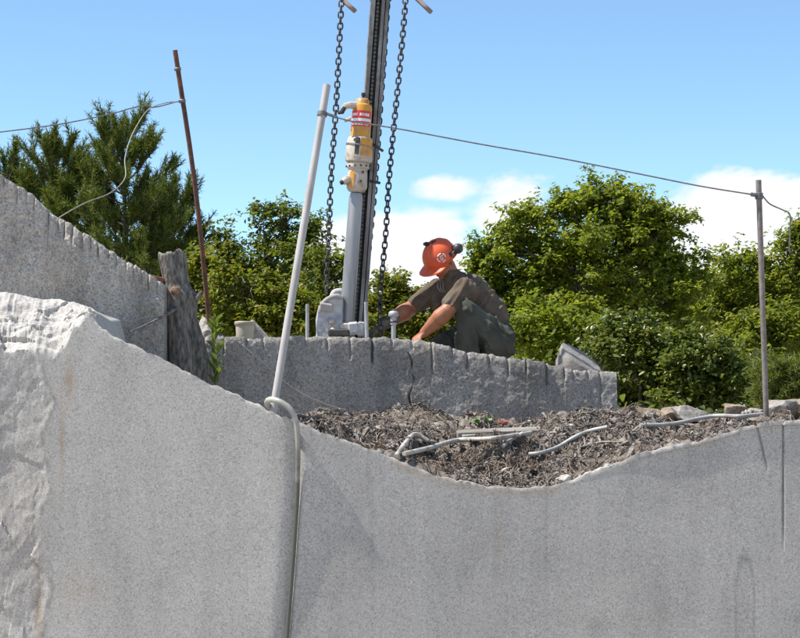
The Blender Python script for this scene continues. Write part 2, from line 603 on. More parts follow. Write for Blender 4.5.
M['leaf_big'] = leaf_mat('broad_leaf_green', [(0.08, 0.115, 0.016), (0.14, 0.185, 0.024), (0.21, 0.25, 0.034), (0.29, 0.295, 0.048)], 0.5, 0.5, 0.3)
M['leaf_right'] = leaf_mat('mixed_leaf_green', [(0.075, 0.112, 0.018), (0.135, 0.178, 0.025), (0.2, 0.235, 0.034), (0.27, 0.255, 0.042)], 0.5, 0.5, 0.3)
M['leaf_low'] = leaf_mat('glossy_leaf_green', [(0.05, 0.08, 0.015), (0.09, 0.125, 0.024), (0.14, 0.175, 0.034), (0.2, 0.195, 0.048)], trans=0.35, rough=0.36, spec=0.5)
M['leaf_yellow'] = leaf_mat('yellowing_leaf', [(0.075, 0.115, 0.016), (0.135, 0.17, 0.02), (0.20, 0.215, 0.026), (0.23, 0.19, 0.03)], 0.4, 0.5, 0.3)
M['leaf_left'] = leaf_mat('mid_leaf_green', [(0.055, 0.088, 0.02), (0.095, 0.132, 0.024), (0.15, 0.18, 0.03), (0.20, 0.205, 0.038)], 0.45, 0.5, 0.3)
M['needle'] = leaf_mat('pine_needle', [(0.045, 0.072, 0.018), (0.08, 0.115, 0.024), (0.13, 0.16, 0.03), (0.19, 0.195, 0.04)], trans=0.25, rough=0.55, spec=0.25)
M['cedar'] = leaf_mat('cedar_spray', [(0.08, 0.11, 0.02), (0.13, 0.16, 0.026), (0.18, 0.20, 0.032)], trans=0.3, rough=0.6)
M['weed'] = leaf_mat('weed_leaf', [(0.085, 0.13, 0.03), (0.13, 0.18, 0.04), (0.19, 0.235, 0.055)], trans=0.35)


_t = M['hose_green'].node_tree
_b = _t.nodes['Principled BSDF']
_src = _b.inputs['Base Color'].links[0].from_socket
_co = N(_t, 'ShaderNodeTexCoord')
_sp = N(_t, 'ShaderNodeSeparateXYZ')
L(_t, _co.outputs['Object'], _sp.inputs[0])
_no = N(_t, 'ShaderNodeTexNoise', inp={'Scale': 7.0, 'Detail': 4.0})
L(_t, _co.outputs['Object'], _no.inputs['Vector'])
_groove_shade = M2(_t, 'ADD', M2(_t, 'MULTIPLY', _sp.outputs[2], -1.0), M2(_t, 'MULTIPLY', M2(_t, 'SUBTRACT', _no.outputs['Fac'], 0.5), 0.8))
L(_t, mix(_t, ramp(_t, _groove_shade, [(0.0, 0.0), (0.42, 0.93)]), _src, (0.07, 0.075, 0.062)), _b.inputs['Base Color'])   # shade of the groove painted into the colour of the lower length

# ------------------------------------------------------------------ granite ledges
def interp(pts):
    a = np.array(pts, float)
    return lambda x: np.interp(x, a[:, 0], a[:, 1])


def ledge(name, cols_px, yfun, front_px, top_rows, bottom_z, mat, front_disp, n_front=150, power=1.7, attr_fun=None):
    """A block whose face follows the line yfun(px) and whose upper rim follows front_px(px).
    top_rows: list of functions (px, rimz, x) -> (dy, z) running back over the top."""
    cols_px = np.asarray(cols_px, float)
    nc = len(cols_px)
    Ys = yfun(cols_px)
    rim = np.array([W(p, front_px(p), y) for p, y in zip(cols_px, Ys)])
    t = np.linspace(0, 1, n_front) ** (1 / power)       # denser towards the rim
    rows = []
    for ti in t:
        z = bottom_z + (rim[:, 2] - bottom_z) * ti
        rows.append(np.stack([rim[:, 0], rim[:, 1], z], axis=1))
    P = np.stack(rows)                                   # rows, cols, 3
    below = rim[None, :, 2] - P[:, :, 2]                 # metres under the rim
    d, rimdz = front_disp(P, below, cols_px)
    P[:, :, 1] += d
    P[:, :, 2] += rimdz * np.exp(-below / 0.05)
    tops = []
    for fn in top_rows:
        dy, z = fn(cols_px, P[-1, :, 2], rim[:, 0])
        tops.append(np.stack([rim[:, 0], P[-1, :, 1] + dy, z], axis=1))
    back_y = tops[-1][:, 1]
    tops.append(np.stack([rim[:, 0], back_y + 0.02, np.full(nc, bottom_z)], axis=1))
    P = np.concatenate([P, np.stack(tops)])
    nr = len(P)
    idx = np.arange(nr * nc).reshape(nr, nc)
    q = np.stack([idx[:-1, :-1], idx[:-1, 1:], idx[1:, 1:], idx[1:, :-1]], axis=-1).reshape(-1, 4)
    faces = [tuple(f) for f in q]
    faces.append(tuple(idx[::-1, 0]))
    faces.append(tuple(idx[:, -1]))
    v = P.reshape(-1, 3)
    base = np.array([float(np.mean(rim[:, 0])), float(np.mean(rim[:, 1])), bottom_z])
    attrs = attr_fun(v, PX(v.T)) if attr_fun else {'rust': np.zeros(len(v)), 'grime': np.zeros(len(v))}
    o = mesh_obj(name, v - base, faces, mat, None, False, attrs)
    nq = len(q)
    sm = np.ones(nq + 2, bool)
    sm[-2:] = False
    o.data.polygons.foreach_set('use_smooth', sm)
    sharp(o, 32)
    o.location = tuple(base)
    return o, P


def refine(lo, hi, step, spots, fine=0.35, width=4):
    xs = list(np.arange(lo, hi + 1e-6, step))
    for s in spots:
        xs += list(np.arange(s - width, s + width + 1e-6, fine))
    return np.unique(np.round(xs, 3))


def facets(p, seed):
    """Broken-stone relief: every cell of a jittered lattice is its own tilted plane."""
    p = np.asarray(p, float)
    i0 = np.floor(p).astype(np.int64)
    best = np.full(len(p), 1e9)
    val = np.zeros(len(p))
    for a in (-1, 0, 1):
        for b in (-1, 0, 1):
            for c in (-1, 0, 1):
                ix, iy, iz = i0[:, 0] + a, i0[:, 1] + b, i0[:, 2] + c
                hx, hy, hz = (hash3(ix, iy, iz, seed * 7 + k) for k in (1, 2, 3))
                d = p - np.stack([ix + hx, iy + hy, iz + hz], 1)
                dd = np.sum(d * d, 1)
                g = [hash3(ix, iy, iz, seed * 7 + k) - 0.5 for k in (4, 5, 6)]
                v = 1.1 * (d[:, 0] * g[0] + d[:, 1] * g[1] + d[:, 2] * g[2]) * 2 + (hash3(ix, iy, iz, seed * 7 + 9) - 0.5) * 0.8
                m = dd < best
                best[m] = dd[m]
                val[m] = v[m]
    return val


# ---- the sawn block in front
near_front = interp([(-900, 352), (-120, 360), (0, 355), (17, 350), (40, 352), (54, 357), (65, 345), (75, 327), (87, 313), (102, 329), (127, 343), (169, 362), (200, 379), (230, 392), (272, 412), (299, 423), (332, 436),
                     (362, 446), (386, 455), (410, 466), (440, 477), (487, 486), (520, 488), (552, 486), (588, 474), (617, 463), (640, 454), (668, 447), (710, 438), (740, 428), (758, 423), (775, 421), (800, 420.5), (1500, 416)])
near_back = interp([(-900, 285), (-120, 288), (0, 291), (25, 296), (59, 300), (80, 307), (89, 312), (102, 329)])
near_Y = interp([(-900, 11.62), (286, 11.0), (292, 11.0), (1500, 11.12)])
NEAR_H = 291.0


def near_disp(P, below, cols):
    sh = P.shape[:2]
    flat = P.reshape(-1, 3)
    pxs = np.broadcast_to(cols, sh)
    d = 0.006 * fbm(flat * [1.2, 1, 0.9], 3, 3).reshape(sh)
    # natural break to the left: rough, ragged boundary
    pyy = PX(flat.T)[1].reshape(sh)
    edge = 50 + 9 * fbm(np.stack([pyy.ravel() / 40, 0 * pyy.ravel(), 0 * pyy.ravel()], 1), 4, 11).reshape(sh)
    k = smooth01((edge - pxs) / 7)
    rough = 0.003 * fbm(flat * [9.0, 1, 8], 5, 21, 0.62).reshape(sh) + 0.010 * facets(flat * [4.5, 1, 3.0], 3).reshape(sh) + 0.002 * facets(flat * [16, 1, 14], 4).reshape(sh)
    d = d + k * (0.005 + rough)
    d += (0.003 + 0.005 * fbm(flat * [45, 1, 1], 3, 23).reshape(sh)) * np.exp(-below / 0.007)      # worn arris
    # channel in which the hose runs, deepening downwards
    run = np.interp(pyy, [405, 450, 500, 580, 640, 900], [297, 298, 296.5, 291.5, 287, 280])
    dist = (pxs - run)
    depth = np.interp(below, [0, 0.15, 0.9, 1.6], [0.004, 0.014, 0.024, 0.028])
    d += depth * np.exp(-(dist / np.where(dist < 0, 9.0, 4.0)) ** 2)
    # saw kerfs on the right
    k1 = np.interp(pyy, [420, 430, 470], [756.5, 758, 767])
    d += 0.010 * np.exp(-((pxs - k1) / 0.9) ** 2) * smooth01((472 - pyy) / 12)
    k2 = 783 + (pyy - 421) * -0.008
    d += 0.012 * np.exp(-((pxs - k2) / 0.8) ** 2) * smooth01((556 - pyy) / 40)
    rz = -0.022 * (np.exp(-((cols - 756.5) / 2.2) ** 2) + np.exp(-((cols - 783) / 1.6) ** 2))
    rz = rz + 0.007 * fbm(np.stack([cols / 7, 0 * cols, 0 * cols], 1), 5, 5, 0.6)
    left = smooth01((92 - cols) / 20)
    rz = rz + left * 0.03 * fbm(np.stack([cols / 14, 0 * cols, 0 * cols], 1), 4, 8)
    return d, rz


def near_top(dy, frac):
    def fn(px, rimz, x):
        zb = np.array([W(p, near_back(p), 11.3)[2] for p in px])
        left = smooth01((100 - px) / 14)
        t = min(frac * 1.0, 1.0)
        base = np.array([W(p, near_front(p), near_Y(p))[2] for p in px])
        rz0 = base + (rimz - base) * math.exp(-frac / 0.05)
        up = rz0 + (zb - rz0) * (t ** 0.8)
        nn = fbm(np.stack([x * 7, np.full_like(x, dy * 7), 0 * x], 1), 5, 33, 0.6)
        flat = rimz - (0.10 + 0.2 * (px > 300)) * dy * (dy > 0.02) + 0.004 * nn
        pts = np.stack([x, np.full_like(x, dy * 1.6), up], 1)
        ch = facets(pts * [4.5, 5.0, 5.0], 5) * 0.032 + facets(pts * 12 + 3.3, 6) * 0.009 + 0.04 * (0.4 - np.abs(fbm(pts * 6.0, 4, 35, 0.5)))
        ch = ch * math.sin(min(frac, 1) * 2.4 + 0.35)
        z = left * (up + 0.8 * ch) + (1 - left) * flat
        return dy - left * 0.6 * ch, z
    return fn


def near_attr(v, pxy):
    px, py = pxy
    g = lambda cx, cy, sx, sy: np.exp(-((px - cx) / sx) ** 2 - ((py - cy) / sy) ** 2)
    rust = 1.0 * g(69, 382, 4, 18) + 0.7 * g(62, 440, 3, 40) + 0.8 * g(38, 610, 4, 40) + 0.25 * g(20, 520, 26, 90) + 0.35 * g(80, 590, 20, 16)
    rust += 0.5 * np.exp(-((py - near_front(px) - 4) / 5.0) ** 2) * ((px > 390) & (px < 560))
    grime = 0.0 * px
    grime += 0.16 * g(372, 540, 2.2, 50) + 0.10 * g(368, 470, 4, 30) + 0.2 * g(597, 628, 10, 12) + 0.10 * g(660, 505, 9, 9) + 0.2 * g(546, 530, 1.3, 45)
    arch = np.abs(np.hypot((px - 745) / 9.0, np.maximum(600 - py, -9) / 44.0) - 1.0)
    grime += 0.28 * np.exp(-(arch / 0.16) ** 2) * (py > 545)
    grime += 0.10 * g(745, 620, 7, 40) + 0.12 * g(655, 600, 14, 30) + 0.08 * g(495, 560, 3, 60)
    k1 = np.interp(py, [420, 430, 470], [756.5, 758, 767])
    grime += 0.36 * np.exp(-((px - k1) / 1.3) ** 2) * smooth01((474 - py) / 10) * (py > 421)
    grime += 0.34 * np.exp(-((px - 783 + (py - 421) * 0.008) / 1.1) ** 2) * smooth01((560 - py) / 50) * (py > 421)
    ed = 50 + 9 * fbm(np.stack([py / 40, 0 * py, 0 * py], 1), 4, 11)
    grime += 0.3 * np.exp(-((px - ed) / 2.0) ** 2) * (fbm(np.stack([py / 15, 0 * py, 0 * py], 1), 3, 12) > -0.05) * (py > 345)
    rust += 0.35 * g(497, 535, 3, 45)
    sr_ = np.random.default_rng(77)
    for cx in sr_.uniform(110, 800, 26):
        y0, ln, wd, am = near_front(cx), sr_.uniform(30, 130), sr_.uniform(1.2, 6), sr_.uniform(0.02, 0.08)
        run = cx + 2.5 * fbm(np.stack([py / 50, 0 * py + cx, 0 * py], 1), 2, 78)
        grime += am * np.exp(-((px - run) / wd) ** 2) * smooth01((py - y0) / 6) * smooth01((y0 + ln - py) / ln)
    blot = fbm(np.stack([px / 60, py / 90, 0 * px], 1), 5, 79, 0.6)
    grime += 0.09 * np.clip(blot - 0.15, 0, 1)
    return {'rust': np.clip(rust * 1.2, 0, 1), 'grime': np.clip(grime * 1.7, 0, 1)}


cols = np.unique(np.concatenate([np.linspace(-560, -20, 60), refine(-20, 110, 0.9, []), refine(110, 815, 2.0, [297, 292, 757, 761, 766, 783], 0.5, 5), np.linspace(820, 1300, 50)]))
near_tops = [near_top(0.335 * fr, fr) for fr in np.linspace(0.015, 1, 56)] + [near_top(dy, fr) for dy, fr in ((0.42, 1.0), (0.5, 1.0), (0.9, 0.9), (1.3, 0.9))]
near_block, NP = ledge('granite_block', cols, near_Y, near_front, near_tops, -0.05, M['granite'], near_disp, 170, 1.3, near_attr)
tag(near_block, 'big pale sawn granite block with a dipping top edge, hose hanging down its face', 'granite block')


# ---- the drilled and split bench on which the man works
rear_front = interp([(188, 333), (215, 337), (240, 338), (300, 337), (372, 337.5), (417, 339), (440, 344.5), (469, 350.5), (497, 355.5), (530, 360.5), (558, 367), (600, 371), (617, 373.5), (640, 375)])
rear_Y = interp([(100, 13.06), (380, 13.50), (617, 13.63), (700, 13.67)])
DROP = 0.15
flutes = [205, 224, 246, 263, 284, 305, 327, 350, 372, 392, 412, 432, 452, 467, 489, 508, 527, 546, 565, 573, 588, 600]
flr = np.random.default_rng(3)
fl_len = {f: flr.choice([flr.uniform(0.04, 0.12), flr.uniform(0.12, 0.28)]) for f in flutes}
fl_len[372] = 0.2
fl_dep = {f: flr.uniform(0.010, 0.022) for f in flutes}
fl_dep[372] = 0.045


def fluted(marks, lens, deps, width, crack=None, seed=40, amp=0.02):
    def fn(P, below, cols):
        sh = P.shape[:2]
        flat = P.reshape(-1, 3)
        pxs = np.broadcast_to(cols, sh)
        d = amp * fbm(flat * [2.2, 1, 2.6], 5, seed, 0.55).reshape(sh)
        d += 0.25 * amp * fbm(flat * [14, 1, 14], 3, seed + 5, 0.6).reshape(sh) + 0.22 * amp * fbm(flat * [34, 1, 34], 3, seed + 6, 0.65).reshape(sh) + 0.12 * amp * facets(flat * [9, 1, 9], seed).reshape(sh)
        rz = np.zeros(len(cols))
        ms = np.array(marks, float)
        for m in marks:
            w = width
            fade = smooth01((lens[m] - below) / 0.05)
            d += deps[m] * np.exp(-((pxs - m) / w) ** 2) * fade
            rz -= 0.008 * np.exp(-((cols - m) / w) ** 2)
        # each tooth between two holes has its own height and lean
        seg = np.searchsorted(ms, cols)
        r1 = np.random.default_rng(seed).uniform(-0.009, 0.009, len(ms) + 2)
        r2 = np.random.default_rng(seed + 1).uniform(-0.018, 0.018, len(ms) + 2)
        rz += r1[seg] + 0.007 * fbm(np.stack([cols / 6, 0 * cols, 0 * cols], 1), 5, seed, 0.65)
        d += r2[seg][None, :] * np.exp(-below / 0.12)
        d += 0.016 * np.exp(-below / 0.018)              # chipped arris
        if crack:
            d += crack(P, below, pxs)
        return d, rz
    return fn


def rear_crack(P, below, pxs):
    py = PX(P.reshape(-1, 3).T)[1].reshape(pxs.shape)
    line = 411 + 2.6 * fbm(np.stack([py.ravel() / 9, 0 * py.ravel(), 0 * py.ravel()], 1), 3, 9).reshape(pxs.shape) + (py - 380) * 0.03
    wob = np.clip(0.55 + 0.6 * fbm(np.stack([py.ravel() / 7, 0 * py.ravel() + 5, 0 * py.ravel()], 1), 3, 19).reshape(pxs.shape), 0.12, 1.2)
    return 0.045 * wob * np.exp(-((pxs - line) / (0.45 + 0.6 * wob)) ** 2) * (py > 352)


def top_back(dy, drop):
    def fn(px, rimz, x):
        nn = fbm(np.stack([x * 8, np.full_like(x, dy * 8), 0 * x], 1), 4, 71, 0.6)
        base = np.array([W(p, rear_front(p), rear_Y(p))[2] for p in px])
        k = min(dy / 0.1, 1.0)
        return np.full_like(x, dy), rimz * (1 - k) + (base - drop) * k + 0.006 * nn * (dy < 0.4)
    return fn


def grime_attr(v, pxy):
    px, py = pxy
    n = fbm(np.stack([px / 16, py / 60, 0 * px], 1), 4, 91)
    g = np.clip(n - 0.25, 0, 1) * 0.6
    return {'rust': np.clip(fbm(np.stack([px / 30, py / 70, 0 * px], 1), 3, 95) - 0.45, 0, 1) * 0.5, 'grime': g}


cols = refine(178, 617, 1.1, flutes + [411], 0.45, 4)
rear_wall, RP = ledge('granite_bench', cols, rear_Y, rear_front, [top_back(0.02, 0), top_back(0.05, 0.05), top_back(0.1, DROP), top_back(0.3, DROP), top_back(0.8, DROP), top_back(1.4, DROP), top_back(2.2, DROP)], 1.1, M['granite_split'],
                      fluted(flutes, fl_len, fl_dep, 1.25, rear_crack, 40, 0.0105), 120, 1.5, grime_attr)
tag(rear_wall, 'dark split granite ledge with drill-hole flutes along its rim, the man crouching on it', 'granite ledge')


def bench_z(x, y=14.0):
    """height of the bench top behind its rim at world x"""
    best = min(np.linspace(190, 617, 200), key=lambda p: abs(W(p, 340, rear_Y(p))[0] - x))
    return W(best, rear_front(best), rear_Y(best))[2] - DROP


# ---- the tall split block to the left
left_front = interp([(-400, 60), (-100, 128), (1, 174), (18, 186), (30, 192), (48, 211), (57, 219), (70, 225), (78, 231), (99, 243), (120, 257), (138, 267), (153, 276), (163, 283), (170, 288)])
left_Y = interp([(-400, 11.75), (165, 12.75), (200, 12.8)])
lm = [-180, -160, -140, -118, -96, -75, -52, -30, -12, 4, 16, 25, 34, 47, 57, 64, 72, 82, 90, 98, 108, 116, 126, 133, 141, 148, 156]
ll = {f: flr.uniform(0.07, 0.16) for f in lm}
ld = {f: flr.uniform(0.01, 0.02) for f in lm}


def plain_top(dy, drop):
    def fn(px, rimz, x):
        nn = fbm(np.stack([x * 8, np.full_like(x, dy * 8), 0 * x], 1), 4, 77, 0.6)
        return np.full_like(x, dy), rimz - drop + 0.01 * nn
    return fn


cols = np.unique(np.concatenate([np.linspace(-200, -10, 60), refine(-10, 165, 1.2, [m for m in lm if m > -10], 0.5, 4)]))
left_wall, LP = ledge('granite_slab', cols, left_Y, left_front, [plain_top(0.02, -0.002), plain_top(0.06, 0.0), plain_top(0.15, 0.01), plain_top(0.35, 0.03), plain_top(0.6, 0.05)], 1.2, M['granite_old'],
                      fluted(lm, ll, ld, 1.1, None, 55, 0.022), 120, 1.5, grime_attr)
tag(left_wall, 'tall grey split granite slab with steeply sloping notched top, next to the dead stump', 'granite slab')

# ------------------------------------------------------------------ ground
g1 = np.unique(np.concatenate([np.linspace(-1500, -30, 14), np.linspace(-30, 30, 61), np.linspace(30, 1500, 14)]))
g2 = np.unique(np.concatenate([np.linspace(-300, 5, 12), np.linspace(5, 60, 120), np.linspace(60, 3000, 30)]))
GX, GY = np.meshgrid(g1, g2)


def terrace(x, y):
    z = smooth01((np.asarray(y) - 11.8) / 0.25) * 1.56
    z = z + np.clip(np.asarray(y) - 15, 0, 60) * 0.012
    return z


fl = np.stack([GX.ravel(), GY.ravel(), 0 * GX.ravel()], 1)
GZ = terrace(GX, GY) + (0.05 * fbm(fl * 0.35, 4, 2)).reshape(GX.shape) * ((GY > 16) | (GY < 10))
nr, nc = GX.shape
idx = np.arange(nr * nc).reshape(nr, nc)
q = np.stack([idx[:-1, :-1], idx[:-1, 1:], idx[1:, 1:], idx[1:, :-1]], axis=-1).reshape(-1, 4)
ground = mesh_obj('ground', np.stack([GX, GY, GZ], -1).reshape(-1, 3), q, M['ground'], None, True)
tag(ground, 'bare quarry ground stepping up to the wooded terrace', None, None, 'structure')


# ---- soil bed between the front block and the bench
def bed_exact(x, y):
    x = np.atleast_1d(np.asarray(x, float))
    y = np.atleast_1d(np.asarray(y, float))
    px = 400 + F * x / 11.0
    zf = np.array([W(p, near_front(p), near_Y(p))[2] for p in px])
    zf = np.minimum(zf, EYE + 0.075) - 0.025
    zb = EYE + np.interp(px, [250, 380, 430, 470, 540, 600, 640, 720, 820], [0.06, 0.09, 0.12, 0.045, 0.02, 0.085, 0.05, 0.03, 0.03])
    s = np.clip((y - 11.05) / 2.35, 0, 1)
    z = zf + (zb - zf) * s ** 0.85
    p = np.stack([x, y, 0 * x], 1)
    edge = smooth01((y - 11.04) / 0.16) * (1 - 0.5 * smooth01((y - 13.6) / 0.5))
    z += edge * (0.05 * facets(p * 3.2, 13) + 0.026 * facets(p * 8.5, 14) + 0.04 * fbm(p * 2.6, 3, 61) + 0.034 * fbm(p * 7, 3, 62) + 0.016 * fbm(p * 22, 2, 63))
    for (cx, cy, rx, ry, h) in ((0.62, 11.75, 0.30, 0.30, 0.11), (1.08, 12.35, 0.45, 0.5, 0.11), (0.08, 12.7, 0.4, 0.4, 0.05), (1.45, 12.9, 0.5, 0.5, 0.05)):
        z += h * np.exp(-((x - cx) / rx) ** 2 - ((y - cy) / ry) ** 2)
    return z


_gx, _gy = np.linspace(-0.8, 5.4, 520), np.linspace(10.9, 15.4, 380)
_A, _B = np.meshgrid(_gx, _gy)
_BEDZ = bed_exact(_A.ravel(), _B.ravel()).reshape(_A.shape)


def bed_z(x, y):
    x, y = np.atleast_1d(np.asarray(x, float)), np.atleast_1d(np.asarray(y, float))
    u = np.clip((x - _gx[0]) / (_gx[1] - _gx[0]), 0, len(_gx) - 1.001)
    v = np.clip((y - _gy[0]) / (_gy[1] - _gy[0]), 0, len(_gy) - 1.001)
    i, j = u.astype(int), v.astype(int)
    fu, fv = u - i, v - j
    return (_BEDZ[j, i] * (1 - fu) + _BEDZ[j, i + 1] * fu) * (1 - fv) + (_BEDZ[j + 1, i] * (1 - fu) + _BEDZ[j + 1, i + 1] * fu) * fv


bx = np.linspace(-0.60, 5.2, 340)
by = np.unique(np.concatenate([np.linspace(11.03, 12.2, 80), np.linspace(12.2, 15.2, 110)]))
BX, BY = np.meshgrid(bx, by)
BZ = bed_z(BX.ravel(), BY.ravel()).reshape(BX.shape)
BZ[-1] = 1.4
nr, nc = BX.shape
idx = np.arange(nr * nc).reshape(nr, nc)
q = np.stack([idx[:-1, :-1], idx[:-1, 1:], idx[1:, 1:], idx[1:, :-1]], axis=-1).reshape(-1, 4)
bed = mesh_obj('soil_terrace', np.stack([BX, BY, BZ], -1).reshape(-1, 3), q, M['soil'], None, True)
tag(bed, 'brown soil and rotted bark filling the dip behind the sawn block', None, None, 'structure')


def bed_hit(px, py, lift=0.0, y0=11.0, y1=15.0):
    ys = np.linspace(y0, y1, 400)
    pts = np.array([W(px, py, y) for y in ys])
    dz = pts[:, 2] - bed_z(pts[:, 0], pts[:, 1]) - lift
    k = np.where(dz <= 0)[0]
    i = k[0] if len(k) else int(np.argmin(np.abs(dz)))
    p = pts[i].copy()
    p[2] = float(bed_z(p[0], p[1])[0]) + lift
    return p


# loose bark, chips, root fibres: uncountable
def debris_mass(name, n, xr, yr, smin, smax, mat, seed, kinds=(0.55, 0.45), label=''):
    r = np.random.default_rng(seed)
    x = r.uniform(xr[0], xr[1], n)
    y = yr[0] + (yr[1] - yr[0]) * r.uniform(0, 1, n) ** 1.25
    z = bed_z(x, y)
    dens = fbm(np.stack([x * 1.7, y * 1.7, 0 * x], 1), 3, seed + 1)
    keep = r.uniform(-0.45, 0.45, n) < dens + 0.05
    pxs = 400 + F * x / 11
    keep &= ~((pxs > 560) & (y < 11.18 + 0.0012 * np.clip(pxs - 560, 0, 250)) & (r.uniform(0, 1, n) < 0.9))
    keep &= y > 11.06
    rw = np.array([float(rear_Y(p)) for p in (400 + F * x / y)])
    keep &= ~((y > rw - 0.05) & ((400 + F * x / y) < 622))
    x, y, z = x[keep], y[keep], z[keep]
    vs, fs = [], []
    nv = 0
    unit = np.array([[-1, -1, -1], [1, -1, -1], [1, 1, -1], [-1, 1, -1], [-1, -1, 1], [1, -1, 1], [1, 1, 1], [-1, 1, 1]], float)
    uf = np.array([[0, 3, 2, 1], [4, 5, 6, 7], [0, 1, 5, 4], [1, 2, 6, 5], [2, 3, 7, 6], [3, 0, 4, 7]])
    m = len(x)
    size = r.uniform(smin, smax, m) * r.choice([0.7, 0.8, 1, 1, 1, 1.3, 1.8], m)
    thin = r.uniform(0, 1, m) < kinds[1]
    half = np.stack([size * 0.5, np.where(thin, r.uniform(0.0015, 0.0045, m), size * r.uniform(0.14, 0.32, m)), np.where(thin, r.uniform(0.0015, 0.0035, m), r.uniform(0.002, 0.0045, m))], 1)
    half[thin, 0] *= 1.6
    yaw = r.uniform(0, 2 * math.pi, m)
    pit = r.normal(0, 0.45, m)
    rol = r.normal(0, 0.5, m)
    cy, sy, cp, sp, cr, sr = np.cos(yaw), np.sin(yaw), np.cos(pit), np.sin(pit), np.cos(rol), np.sin(rol)
    R = np.empty((m, 3, 3))
    R[:, 0, 0] = cy * cp; R[:, 0, 1] = cy * sp * sr - sy * cr; R[:, 0, 2] = cy * sp * cr + sy * sr
    R[:, 1, 0] = sy * cp; R[:, 1, 1] = sy * sp * sr + cy * cr; R[:, 1, 2] = sy * sp * cr - cy * sr
    R[:, 2, 0] = -sp; R[:, 2, 1] = cp * sr; R[:, 2, 2] = cp * cr
    loc = unit[None] * half[:, None, :]
    loc = loc * (1 + 0.35 * r.uniform(-1, 1, loc.shape))
    loc[:, :, 2] -= (loc[:, :, 0] ** 2) / (size[:, None] * 1.6)      # curl
    v = np.einsum('nij,nkj->nki', R, loc) + np.stack([x, y, z + r.uniform(-0.004, 0.016, m)], 1)[:, None, :]
    f = uf[None] + (np.arange(m) * 8)[:, None, None]
    o = mesh_obj(name, v.reshape(-1, 3), f.reshape(-1, 4), mat, None, False)
    tag(o, label, 'debris', None, 'stuff')
    return o


debris_mass('bark_litter', 66000, (-0.57, 3.3), (11.04, 14.6), 0.010, 0.026, M['debris'], 5, kinds=(0.1, 0.9), label='loose grey-brown bark, chips and rootlets littering the soil behind the sawn block')

# longer curled strips of bark lying between the chips
r = np.random.default_rng(15)
mb = MB()
for i in range(140):
    x0, y0 = r.uniform(-0.45, 2.9), 11.2 + 2.6 * r.uniform(0, 1) ** 1.2
    if y0 > float(rear_Y(400 + F * x0 / y0)) - 0.15 and 400 + F * x0 / y0 < 625:
        continue
    h, ln, wd = r.uniform(0, 6.28), r.uniform(0.05, 0.15), r.uniform(0.006, 0.018)
    ca, sa, tilt = math.cos(h), math.sin(h), r.normal(0, 0.5)
    row = []
    for q in np.linspace(-0.5, 0.5, 5):
        cx_, cy_ = x0 + ca * ln * q, max(y0 + sa * ln * q, 11.12)
        z_ = float(bed_z(cx_, cy_)[0]) + 0.012 + 0.03 * r.uniform(0, 1) * (1 - (2 * q) ** 2)
        w_ = wd * (1 - 0.5 * abs(2 * q)) * r.uniform(0.7, 1.2)
        for sg, up_ in ((-1, 0), (1, 0), (1, 0.004), (-1, 0.004)):
            row.append([cx_ - sa * w_ * sg, cy_ + ca * w_ * sg, z_ + tilt * w_ * sg + up_])
    fs_ = []
    for k in range(4):
        for e_ in range(4):
            fs_.append((k * 4 + e_, k * 4 + (e_ + 1) % 4, k * 4 + 4 + (e_ + 1) % 4, k * 4 + 4 + e_))
    fs_ += [(3, 2, 1, 0), (16, 17, 18, 19)]
    mb.add(row, fs_)
o = mb.build('bark_strips', M['debris'])
tag(o, 'curled longer strips of grey bark lying among the loose chips', 'debris', None, 'stuff')

# dry matted rootlets on the near mound
mb = MB()
r = np.random.default_rng(12)
for i in range(900):
    a, rr = r.uniform(0, 6.28), 0.30 * math.sqrt(r.uniform(0, 1))
    x0, y0 = 0.60 + rr * math.cos(a), 11.62 + rr * math.sin(a) * 0.9
    if y0 < 11.1:
        continue
    h = r.uniform(0, 6.28)
    ln = r.uniform(0.05, 0.13)
    pts = []
    for s in np.linspace(-0.5, 0.5, 4):
        xx, yy = x0 + math.cos(h + s) * ln * s, y0 + math.sin(h + s) * ln * s
        yy = max(yy, 11.08)
        pts.append([xx, yy, float(bed_z(xx, yy)[0]) + 0.004 + 0.03 * r.uniform(0, 1) * (1 - (2 * s) ** 2)])
    mb.add(*tube(pts, 0.0022, 3, False))
for i in range(2600):
    x0, y0 = r.uniform(-0.5, 2.6), 11.15 + 2.9 * r.uniform(0, 1) ** 1.3
    if y0 > float(rear_Y(400 + F * x0 / y0)) - 0.1 and 400 + F * x0 / y0 < 622:
        continue
    h, ln = r.uniform(0, 6.28), r.uniform(0.06, 0.2)
    pts = []
    for q in np.linspace(-0.5, 0.5, 4):
        xx, yy = max(x0 + math.cos(h + q) * ln * q, -0.55), max(y0 + math.sin(h + q) * ln * q, 11.1)
        pts.append([xx, yy, float(bed_z(xx, yy)[0]) + 0.006 + 0.03 * r.uniform(0, 1) * (1 - (2 * q) ** 2)])
    mb.add(*tube(pts, r.uniform(0.0018, 0.004), 3, False))
o = mb.build('dry_rootlets', island_mat('dry_rootlets', [(0.10, 0.074, 0.055), (0.18, 0.138, 0.107), (0.25, 0.2, 0.16), (0.13, 0.096, 0.072)]))
tag(o, 'matted dry brown rootlets scattered over the soil and the low mound', 'debris', None, 'stuff')


# ---- things lying in the soil
def lay(pxs, lift):
    p = np.array([bed_hit(a, b, lift) for a, b in pxs])
    s_ = spline(p, 30)                                   # lift the run clear of humps between its points
    gap = bed_z(s_[:, 0], s_[:, 1]) + lift * 0.55 - s_[:, 2]
    p[:, 2] += max(0.0, float(gap.max()) * 0.7)
    return p


